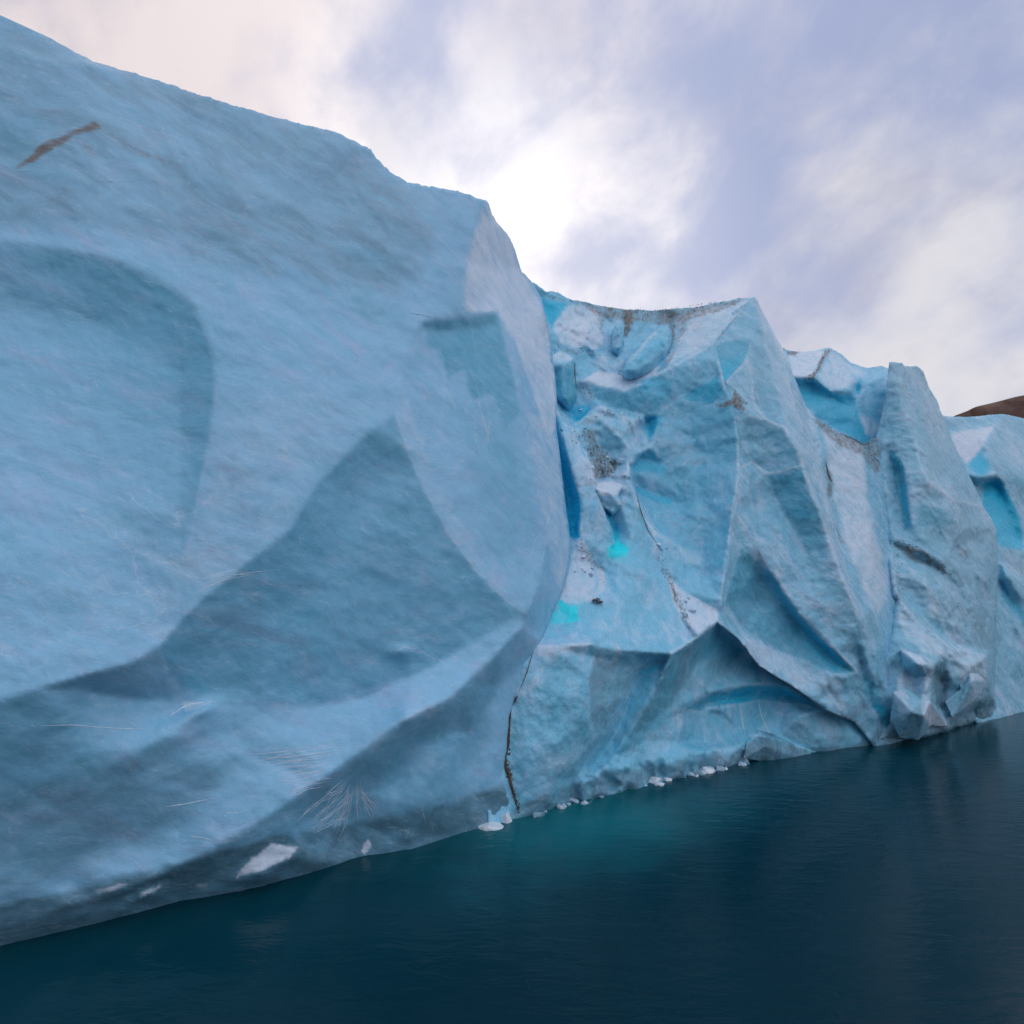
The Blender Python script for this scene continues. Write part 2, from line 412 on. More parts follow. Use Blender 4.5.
    rgh = n.ramp(cloud, .35, .65, .14, .40)
    bs = n('ShaderNodeBsdfPrincipled', {'Base Color': c, 'Roughness': rgh, 'IOR': 1.42, 'Normal': bp})
    bs.inputs['Subsurface Weight'].default_value = 0.0
    o_ = n('ShaderNodeOutputMaterial'); t.links.new(bs.outputs[0], o_.inputs[0]); return m

def plain(name, c1, c2, scale=3, rough=.7, bump=.4, spec=.4):
    m = bpy.data.materials.new(name); t = nt(m); n = N(t)
    pos = n('ShaderNodeNewGeometry').outputs['Position']; f = n.noise(pos, scale, 7, .65)
    bp = n('ShaderNodeBump', {'Height': f, 'Strength': bump, 'Distance': .15}).outputs[0]
    bs = n('ShaderNodeBsdfPrincipled', {'Base Color': n.mix(n.ramp(f, .3, .7), c1, c2), 'Roughness': rough, 'Normal': bp})
    bs.inputs['Specular IOR Level'].default_value = spec
    t.links.new(bs.outputs[0], n('ShaderNodeOutputMaterial').inputs[0]); return m

M_cliff = ice_material('smooth cliff ice', -24, contrast=.85, bump=.20, palebias=-.08, grit=0.0, ribs=.35)
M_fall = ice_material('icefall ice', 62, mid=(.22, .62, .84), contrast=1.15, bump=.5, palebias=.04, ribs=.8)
M_serac = ice_material('serac ice', -62, mid=(.24, .60, .80), contrast=1.25, bump=.6, palebias=.12, ribs=1.1)
M_pillar = ice_material('weathered serac ice', -66, mid=(.25, .57, .74), contrast=1.15, bump=.65, palebias=.02, fine=1.1, ribs=1.1)
M_chunk = plain('fresh broken ice', (.60, .74, .84), (.86, .90, .94), 2.5, .3, .3)
M_mid = plain('bluish broken ice', (.32, .52, .66), (.58, .72, .82), 2.5, .3, .5)
M_clearchunk = plain('clear glassy ice', (.10, .24, .32), (.28, .45, .55), 1.5, .15, .3)
M_line = plain('white fracture ice', (.62, .76, .90), (.82, .89, .95), 2, .4, .1)
M_dirt = plain('gravel dirt', (.05, .038, .032), (.15, .11, .09), 2.5, .9, .8)
M_cyan = plain('vivid cyan ice', (.0, .86, .95), (.03, .95, 1.0), 2.0, .45, .1)
M_hill = plain('brown moraine', (.075, .045, .035), (.17, .115, .095), .05, .95, .9, .1)

# ------------------------------------------------------------------ A: the smooth left cliff
rimA = [(-150, -55), (-70, -15), (0, 15), (50, 38), (92, 61), (150, 78), (210, 98), (270, 116), (335, 132), (367, 147), (384, 166), (405, 181),
        (440, 188), (470, 194), (486, 201), (496, 220), (510, 238), (519, 262), (521, 270), (533, 284), (542, 300)]
edgeA = [(549, 330), (555, 375), (557, 402), (556, 425), (560, 455), (565, 500), (571, 545), (570, 562), (563, 590), (553, 613), (545, 632), (536, 655),
         (527, 680), (514, 700), (508, 730), (506, 765), (512, 790), (519, 818)]
bot = lambda x: (x, wy(x) + 14)
outA = rimA + edgeA + [bot(519), bot(470), bot(410), bot(350), bot(262), bot(180), bot(100), bot(0), bot(-150)] + [(-152, 500)]
wlA = [(x, wy(x), .35) for x in (-150, -60, 0, 100, 180, 262, 350, 410, 470, 519)]
crA = [
    [(x, y, o) for (x, y), o in zip(rimA, [8.5, 8, 7.6, 7.4, 7.0, 6.8, 6.4, 6.1, 5.8, 5.6, 5.6, 5.5, 5.3, 5.2, 5.3, 6.6, 7.8, 9, 9.4, 10.2, 11])],
    [(x, y, o) for (x, y), o in zip(edgeA, [10.5, 9.0, 7.6, 6.8, 6.0, 5.2, 4.4, 4.0, 3.2, 2.4, 1.9, 1.5, 1.2, 1.0, .8, .7, .5, .3])],
    wlA, [(x, wy(x) + 14, .35) for x in (-150, 0, 100, 180, 262, 350, 410, 470, 519)],
    # ledge under the crest
    [(-150, 20, 7.4), (0, 47, 6.6), (40, 58, 6.4), (90, 66, 6.3)],
    # dirt notch ridge
    [(0, 168, 4.6), (40, 145, 4.7), (85, 122, 4.9), (150, 150, 4.7), (210, 172, 4.5), (250, 180, 4.4)] + ['soft'],
    # rim of the great scoop
    [(-150, 228, 3.4), (-60, 234, 3.1), (60, 246, 2.8), (120, 260, 2.5), (165, 280, 2.2), (196, 306, 1.8), (211, 340, 1.3), (217, 380, .7),
     (212, 440, 0.00), (200, 490, -0.41), (186, 560, -0.95), (172, 612, -1.29), (158, 640, -1.43)],
    [(-150, 300, 3.5), (0, 310, 3.3), (100, 325, 3.0), (160, 350, 2.3), (180, 395, 1.3), (184, 445, .5)] + ['soft'],
    [(-150, 560, -.8), (0, 560, -.7), (90, 560, -.5), (140, 570, -.6)] + ['soft'],
    # brow above the dark triangle
    [(395, 412, 0.60), (372, 428, 0.30), (350, 450, -0.07), (318, 482, -0.41), (288, 530, -0.82), (240, 568, -1.09), (197, 604, -1.36), (160, 644, -1.56),
     (130, 664, -1.63), (90, 674, -1.84), (40, 688, -1.90), (-60, 716, -1.90), (-150, 740, -1.90)],
    [(395, 412, 0.60), (406, 445, 0.35), (420, 480, 0.10), (446, 528, -0.14), (475, 570, -0.34), (505, 600, -0.54), (528, 614, -0.61)],
    [(375, 470, 0.80), (345, 540, 0.35), (300, 600, 0.00), (240, 650, -0.27), (180, 680, -0.61)] + ['soft'],
    [(90, 692, -0.82), (150, 700, -0.61), (215, 704, -0.27), (300, 707, 0.25), (360, 700, 0.40), (420, 674, 0.20), (470, 642, -0.07), (515, 618, -0.54)],
    # chute lip
    [(522, 628, -0.68), (505, 644, -0.75), (450, 697, -0.88), (400, 722, -1.02), (340, 766, -1.16), (280, 808, -1.22), (225, 842, -1.22), (185, 864, -1.09), (130, 888, -0.82),
     (60, 908, -0.61), (0, 930, -0.27)],
    [(218, 702, -0.34), (165, 736, -0.95), (100, 772, -1.09), (50, 800, -0.95), (-40, 846, -0.82), (-150, 880, -0.75)],
    [(330, 730, -0.34), (240, 780, -0.61), (150, 830, -0.61), (60, 870, -0.54), (-60, 900, -0.54)] + ['soft'],
    [(450, 730, .6), (400, 770, .6), (350, 812, .5), (310, 845, .3)] + ['soft'],
    # arete and the right-hand flank
    [(486, 201, 5.3), (476, 225, 4.7), (467, 262, 4.2), (463, 303, 3.6), (458, 316, 3.4)],
    [(420, 319, 2.7), (440, 317, 3.0), (458, 316, 3.4), (480, 312, 4.0), (497, 313, 4.7)],
    [(424, 329, 3.0), (445, 331, 3.5), (470, 329, 4.0), (492, 326, 4.7)],
    [(421, 321, 2.6), (412, 345, 2.2), (400, 372, 1.5), (395, 412, .6)],
    [(440, 360, 3.0), (455, 410, 2.0), (470, 470, 1.1), (490, 540, .4), (518, 605, -.5)] + ['soft'],
    [(246, 862, -0.61), (271, 842, -0.82), (303, 848, -0.54)], [(236, 879, -0.54), (262, 873, -1.02), (291, 858, -0.88), (303, 848, -0.54)],
    [(126, 898, -0.27), (150, 886, -0.48), (168, 879, -0.48)], [(128, 901, -0.41), (148, 893, -0.68), (168, 882, -0.54)],
    [(497, 313, 4.70), (512, 360, 4.10), (521, 410, 3.20), (533, 470, 2.20), (545, 540, 1.20), (540, 585, 0.20), (528, 614, -0.61)],
    [(538, 640, .8), (500, 684, .9), (470, 735, .4), (456, 780, .1), (450, 830, .2)],
    [(500, 640, -0.61), (480, 680, -0.48), (440, 740, -0.61), (420, 800, -0.54)] + ['soft'],
]
paintA = [
    ('clear', [(395, 412), (350, 450), (318, 482), (288, 530), (240, 568), (197, 604), (160, 644), (180, 690), (300, 706), (420, 674), (515, 618), (475, 570), (446, 528), (415, 470)], 3, .40),  # darker blue triangle below the brow
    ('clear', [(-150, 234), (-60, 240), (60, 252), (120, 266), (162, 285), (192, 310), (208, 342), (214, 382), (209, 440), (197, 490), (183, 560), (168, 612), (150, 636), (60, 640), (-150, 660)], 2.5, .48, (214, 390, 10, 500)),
    ('clear', [(-150, 238), (60, 250), (165, 284), (194, 310), (160, 420), (60, 420), (-150, 400)], 20, .18),  # under the scoop's overhanging top: shade deepened in the blue tint
    ('glass_shade', [(-150, -60), (0, 10), (150, 70), (330, 128), (400, 175), (440, 230), (400, 300), (250, 275), (100, 235), (-150, 225)], 22, .40),  # broad darker tint over the upper wall
    ('glass_shade', [(160, 640), (90, 676), (-150, 715), (-150, 800), (40, 770), (200, 710)], 18, .30),
    ('glass_shade', [(505, 644), (450, 697), (340, 768), (225, 844), (130, 890), (0, 925), (-150, 960), (-150, 1005), (0, 968), (262, 908), (470, 850), (480, 780), (500, 690)], 8, .28),
    ('glass_shade', [(-150, 935), (0, 905), (140, 872), (270, 836), (350, 822), (430, 806), (490, 788), (524, 775), (524, 835), (470, 852), (262, 908), (0, 968), (-150, 1005)], 6, .72),  # foot of the wall: dark glassy ice, with shade added in the colour
    ('glass_shade', [(-150, 830), (0, 790), (120, 750), (240, 760), (160, 850), (0, 900), (-150, 930)], 20, .42),  # lower left gets less sky: that shade is put into the colour
    ('clear', [(422, 321), (458, 318), (497, 314), (512, 365), (520, 410), (506, 432), (492, 395), (474, 400), (462, 372), (448, 380), (438, 352), (426, 346)], 3.6, .60),  # dark mouth below the ledge: shade put into the blue
    ('clear', [(450, 400), (510, 400), (535, 480), (545, 540), (500, 560), (470, 480)], 12, .35),
    ('clear', [(-150, 690), (90, 690), (215, 704), (160, 740), (50, 800), (-150, 860)], 12, .30),
    ('clear', [(505, 644), (450, 700), (340, 770), (225, 845), (130, 890), (0, 925), (-150, 960), (-150, 1000), (0, 965), (262, 905), (470, 848), (470, 780), (500, 690)], 12, .34),
    ('clear', [(0, 40), (90, 66), (60, 30), (0, 10)], 6, .25),
    ('clear', [(330, 240), (410, 255), (400, 268), (350, 262)], 6, .4),
    ('clear', [(-20, 60), (30, 90), (60, 120), (30, 150), (-20, 165)], 12, .3),
    ('pale', [(464, 303), (467, 262), (477, 225), (487, 203), (512, 245), (522, 272), (543, 305), (556, 375), (558, 430), (548, 440), (535, 400), (516, 345), (497, 312), (466, 312)], 2.1, .66),  # lit right flank: its light is painted in as paler ice
    ('pale', [(522, 408), (556, 430), (570, 545), (560, 595), (546, 545), (534, 470)], 4, .46),
    ('pale', [(395, 412), (420, 480), (475, 570), (520, 610), (530, 616), (505, 590), (450, 500), (420, 430), (405, 380), (422, 332), (412, 340), (397, 380)], 4, .28),
    ('pale', [(246, 863), (271, 842), (303, 848), (291, 857), (262, 872), (236, 879)], 1.2, .95), ('pale', [(126, 899), (150, 887), (168, 880), (150, 892)], 1.2, .8), ('pale', [(363, 843), (370, 840), (373, 847), (366, 854), (361, 851)], 1, .8),
    ('pale', [(92, 891), (132, 881), (124, 887), (100, 894)], 1.5, .6), ('pale', [(196, 884), (212, 883), (206, 889), (196, 888)], 1.2, .5), ('pale', [(180, 700), (215, 700), (212, 706), (185, 712)], 2, .4),
    ('pale', [(5, 50), (50, 60), (95, 68), (60, 66)], 3, .5),
    ('pale', [(217, 400), (300, 380), (390, 400), (330, 470), (280, 540), (200, 600), (190, 560)], 18, .26),
    ('pale', [(120, 620), (190, 540), (200, 560), (180, 620)], 10, .25),
    ('dirt', [(12, 168), (40, 145), (70, 130), (95, 120), (104, 126), (70, 140), (45, 155), (20, 170)], 4, .85),
    ('dirt', [(40, 150), (70, 128), (100, 118), (170, 148), (255, 174), (240, 188), (170, 176), (110, 158), (70, 162)], 14, .36),
    ('dirt', [(-20, 105), (70, 110), (140, 90), (150, 105), (90, 128), (20, 160)], 16, .22),
    ('dirt', [(470, 255), (458, 300), (462, 330), (468, 300), (474, 260)], 4, .30),
    ('dirt', [(400, 360), (396, 405), (408, 395), (410, 368)], 4, .28),
    ('dirt', [(200, 300), (330, 320), (420, 330), (300, 345)], 20, .18),
    ('dirt', [(0, 250), (120, 235), (200, 262), (190, 300), (100, 262), (0, 262)], 12, .2),
    ('dirt', [(368, 146), (405, 180), (470, 193), (488, 204), (480, 210), (400, 190)], 4, .22),
]
def rims(lines, amt, w=2.0): return [('pale', l, -w, amt) for l in lines]
paintA += rims([[(395, 412), (420, 480), (446, 528), (475, 570), (505, 600), (528, 614)], [(484, 205), (472, 238), (465, 265), (462, 303)]], .38, 2.6) + rims([[(497, 313), (512, 360), (521, 410), (533, 470), (545, 540), (540, 585)], [(217, 384), (212, 440), (200, 490), (188, 555)], [(530, 616), (505, 644), (450, 697), (400, 722)], [(470, 330), (480, 370), (490, 420), (486, 450)], [(440, 340), (446, 380), (440, 420)]], .26, 2.2)
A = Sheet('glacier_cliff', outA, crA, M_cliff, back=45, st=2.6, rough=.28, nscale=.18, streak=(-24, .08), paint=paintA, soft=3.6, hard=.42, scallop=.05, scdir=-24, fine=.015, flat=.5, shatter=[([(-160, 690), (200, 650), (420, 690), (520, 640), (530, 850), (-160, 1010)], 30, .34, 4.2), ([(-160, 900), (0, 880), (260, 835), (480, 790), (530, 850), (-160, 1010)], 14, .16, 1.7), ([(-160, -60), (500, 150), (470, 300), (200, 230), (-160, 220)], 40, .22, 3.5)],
          jitter=2.0, jit_test=lambda x, y: (x > 40 and y < 330) * min(1, .4 + x / 500), bdir=330,
          bumps=[(560 - 110, 705, 60, 26, -35, -.5), (180, 730, 60, 14, -20, -.35), (403, 652, 13, 7, 0, -.28), (200, 712, 22, 7, -22, -.35)])
tag(A.obj, 'large smooth blue ice cliff filling the left half above the dark water', 'ice cliff')

# ------------------------------------------------------------------ B: the icefall in the cleft
rimB = [(505, 286), (527, 281), (535, 283), (546, 292), (553, 291), (571, 299), (597, 305), (622, 309), (652, 310), (694, 307), (725, 301), (754, 297)]
ridge = [(754, 297), (733, 320), (713, 343), (718, 362), (723, 382), (731, 400), (738, 440), (739, 470), (733, 512), (726, 560), (721, 600), (719, 623)]
ridge_o = [8.5, 7.8, 7.0, 5.9, 4.9, 4.2, 3.4, 2.7, 1.9, 1.1, .5, .1]
lip = [(719, 623), (739, 640), (759, 666), (792, 686), (826, 710), (855, 723), (882, 743)]
outB = rimB + [(752, 322), (736, 345), (742, 362), (748, 382), (756, 402), (762, 440), (763, 470), (757, 512), (750, 560), (746, 605), (785, 655), (850, 705), (900, 735), bot(900), bot(800), bot(700), bot(600), bot(517), bot(492),
               (484, 790), (480, 740), (486, 700), (505, 660), (515, 630), (530, 590), (540, 540), (532, 480), (528, 430), (526, 390), (515, 330)]
crB = [
    [(x, y, o) for (x, y), o in zip(rimB, [17, 17, 17, 16.8, 16.8, 16.4, 15.8, 15, 13.8, 11.6, 10, 8.5])],
    [(x, y, o) for (x, y), o in zip(ridge, ridge_o)],
    [(752, 322, 10.6), (736, 345, 9.6), (742, 362, 8.8), (748, 382, 8), (756, 402, 7.4), (762, 440, 6.6), (763, 470, 6), (757, 512, 5), (750, 560, 4.2), (746, 600, 3.4)],
    [(x, y + 1, o) for (x, y), o in zip(lip, [.9, 1.4, 1.3, 1.1, .8, .6, .3])],
    [(x, wy(x), .2) for x in (492, 517, 560, 600, 650, 700, 740, 800, 850, 900)], [(x, wy(x) + 14, .3) for x in (492, 517, 600, 700, 800, 900)],
    # blue notch, snow slab, the slope under the rim
    [(540, 300, 17.2), (551, 327, 15.4), (558, 316, 15.5), (568, 303, 16.2)],
    [(552, 333, 14.6), (560, 344, 14.0), (576, 349, 13.4), (588, 342, 13.7), (598, 330, 14.2), (600, 308, 15.5)],
    [(560, 344, 14.0), (566, 326, 15.0), (580, 316, 15.5)], [(576, 349, 13.4), (582, 330, 14.4), (590, 318, 15.2)],
    [(552, 350, 13.9), (574, 357, 13.1), (596, 354, 13.2), (610, 368, 12.2)],
    [(622, 309, 15), (624, 340, 13.3), (628, 368, 11.9)], [(652, 310, 13.8), (672, 318, 12.8), (676, 335, 11.9), (668, 352, 10.8), (655, 366, 10.5)],
    [(680, 308, 12.4), (690, 330, 10.6), (680, 352, 9.2)],
    [(577, 366, 13), (597, 371, 12.2), (613, 376, 11.8), (635, 375, 11.2), (655, 366, 10.5)],
    [(556, 388, 12.2), (583, 380, 11.4), (598, 384, 10.8), (613, 387, 10.3), (624, 391, 10.0), (643, 383, 9.6), (648, 378, 9.6), (657, 375, 9.2), (690, 358, 7.9), (713, 343, 7.0)],
    [(578, 389, 12.0), (594, 399, 11.1), (613, 410, 10.5), (644, 416, 9.9), (671, 402, 8.9), (694, 389, 7.5), (717, 376, 6.0), (723, 382, 4.9)],
    [(569, 414, 12.2), (576, 420, 11.6), (588, 408, 11.6)],
    [(576, 424, 9.9), (590, 414, 9.7), (601, 406, 9.6), (616, 414, 9.1), (638, 418, 8.8), (643, 420, 8.8)],
    
    # crevasse and fin
    [(548, 413, 11), (555, 433, 10.2), (562, 470, 9.2), (570, 501, 8.4), (574, 530, 7.4), (570, 545, 6)],
    [(557, 412, 9.8), (562, 433, 7.4), (572, 468, 6.4), (581, 501, 5.7), (580, 537, 5.2), (572, 560, 5.2)],
    [(578, 430, 8.4), (592, 461, 6.4), (595, 488, 5.8), (607, 519, 5.0), (614, 543, 4.7)],
    [(592, 429, 9.6), (604, 451, 9.2), (611, 470, 8.4), (604, 480, 7.8)],
    [(601, 420, 9.2), (620, 440, 8.0), (637, 455, 7.4), (629, 466, 6.8), (629, 480, 6.3), (636, 497, 5.9), (645, 518, 5.3), (654, 532, 4.9), (675, 546, 4.3)],
    [(614, 448, 8.6), (622, 463, 7.7), (618, 490, 6.8), (622, 507, 6.1), (632, 540, 4.9)],
    [(604, 500, 7.4), (609, 515, 7.0), (613, 530, 6.8), (617, 547, 5.6)], [(610, 553, 4.6), (628, 553, 4.6)],
    # cave and blue bay
    [(643, 417, 9.7), (643, 428, 10.0), (648, 437, 9.6), (653, 438, 8.7)], [(646, 420, 10.6), (649, 432, 10.2), (658, 417, 9.4)],
    [(641, 457, 9.5), (634, 466, 9.5), (634, 480, 9.2), (641, 497, 8.4), (650, 517, 7.2), (659, 531, 6.2), (678, 545, 4.9)],
    [(643, 452, 8.6), (651, 447, 8.4), (667, 465, 7.9), (678, 478, 7.4)],
    [(634, 472, 8.9), (655, 480, 8.2), (678, 494, 7.1)], [(635, 484, 9.2), (655, 494, 8.5), (676, 503, 7.3)],
    [(653, 438, 8.7), (690, 446, 7.2), (716, 456, 5.0), (738, 455, 3.1)], [(671, 402, 8.9), (690, 420, 7.6), (696, 470, 6.2), (700, 520, 4.7), (702, 570, 3.0)],
    [(731, 400, 4.2), (715, 408, 5.6), (694, 389, 7.5)],
    [(678, 545, 4.9), (702, 548, 3.9), (728, 552, 1.4)], [(680, 520, 5.9), (700, 500, 5.4), (720, 520, 3.2)],
    # apron and ledges
    [(568, 562, 5.2), (590, 562, 4.9), (606, 573, 4.5), (617, 558, 4.6), (640, 558, 4.4), (663, 569, 3.9), (684, 591, 2.6), (719, 612, .6)],
    [(675, 548, 4.4), (690, 575, 3.3), (721, 600, .5)],
    [(663, 569, 3.9), (674, 608, 2.0), (694, 636, .6)],
    [(559, 602, 3.4), (580, 601, 3.0), (594, 600, 2.8), (604, 593, 3.2), (606, 573, 4.5)],
    [(562, 622, 2.6), (580, 618, 2.2), (594, 600, 2.8)], [(604, 593, 3.2), (618, 597, 2.4), (616, 625, 1.0), (604, 644, .1)],
    [(618, 597, 2.4), (650, 610, 2.3), (671, 653, -.3)],
    [(538, 647, 1.2), (555, 647, .6), (592, 644, -.2), (628, 651, -.4), (671, 654, -.4), (698, 636, -.1), (719, 623, .1)],
    # lower lobe and limb
    [(540, 668, .9), (555, 700, -.3), (560, 740, -.8), (550, 775, -.4)],
    [(594, 657, .2), (587, 677, -.3), (589, 716, -.8), (594, 739, -.5), (575, 768, -.3)],
    [(635, 667, .8), (622, 696, .5), (606, 733, .5), (582, 764, .4), (575, 790, .3)],
    [(665, 661, 1.1), (647, 666, 1.5), (637, 677, 1.7), (626, 706, 1.6), (613, 736, 1.3), (592, 768, .9)],
    [(671, 654, -.4), (655, 690, .4), (640, 715, .5), (615, 755, .5)],
    [(514, 705, .9), (508, 760, .7), (517, 812, .3)], [(520, 700, .6), (530, 760, -.3), (545, 800, -.2)],
    # arch recess
    [(719, 634, 1.6), (700, 660, 1.9), (680, 690, 1.4), (655, 720, .8), (635, 752, .5)],
    [(739, 652, 2.3), (722, 672, 2.2), (706, 693, 1.4)],
    [(683, 706, .8), (706, 693, 1.1), (743, 685, 1.1), (782, 684, .7), (799, 694, .6), (822, 708, .5)],
    [(690, 711, 1.5), (706, 704, 2.1), (740, 697, 2.3), (780, 695, 1.9), (806, 707, 1.3)],
    [(700, 712, 1.9), (720, 709, 1.7), (738, 703, 1.9)],
    [(640, 740, .6), (690, 742, 1.2), (740, 728, 1.7), (779, 736, 1.0)], [(665, 718, .9), (672, 745, .8)], [(715, 712, 2.1), (718, 742, 1.3)],
    [(746, 743, .8), (756, 735, .3), (772, 738, .2), (800, 748, .2)], [(779, 736, .8), (800, 716, .2), (826, 710, .3)], [(800, 716, .2), (815, 738, .0), (855, 735, .2)],
    [(560, 780, .0), (600, 772, .1), (650, 760, .2), (700, 752, .2), (742, 746, .3)],
]
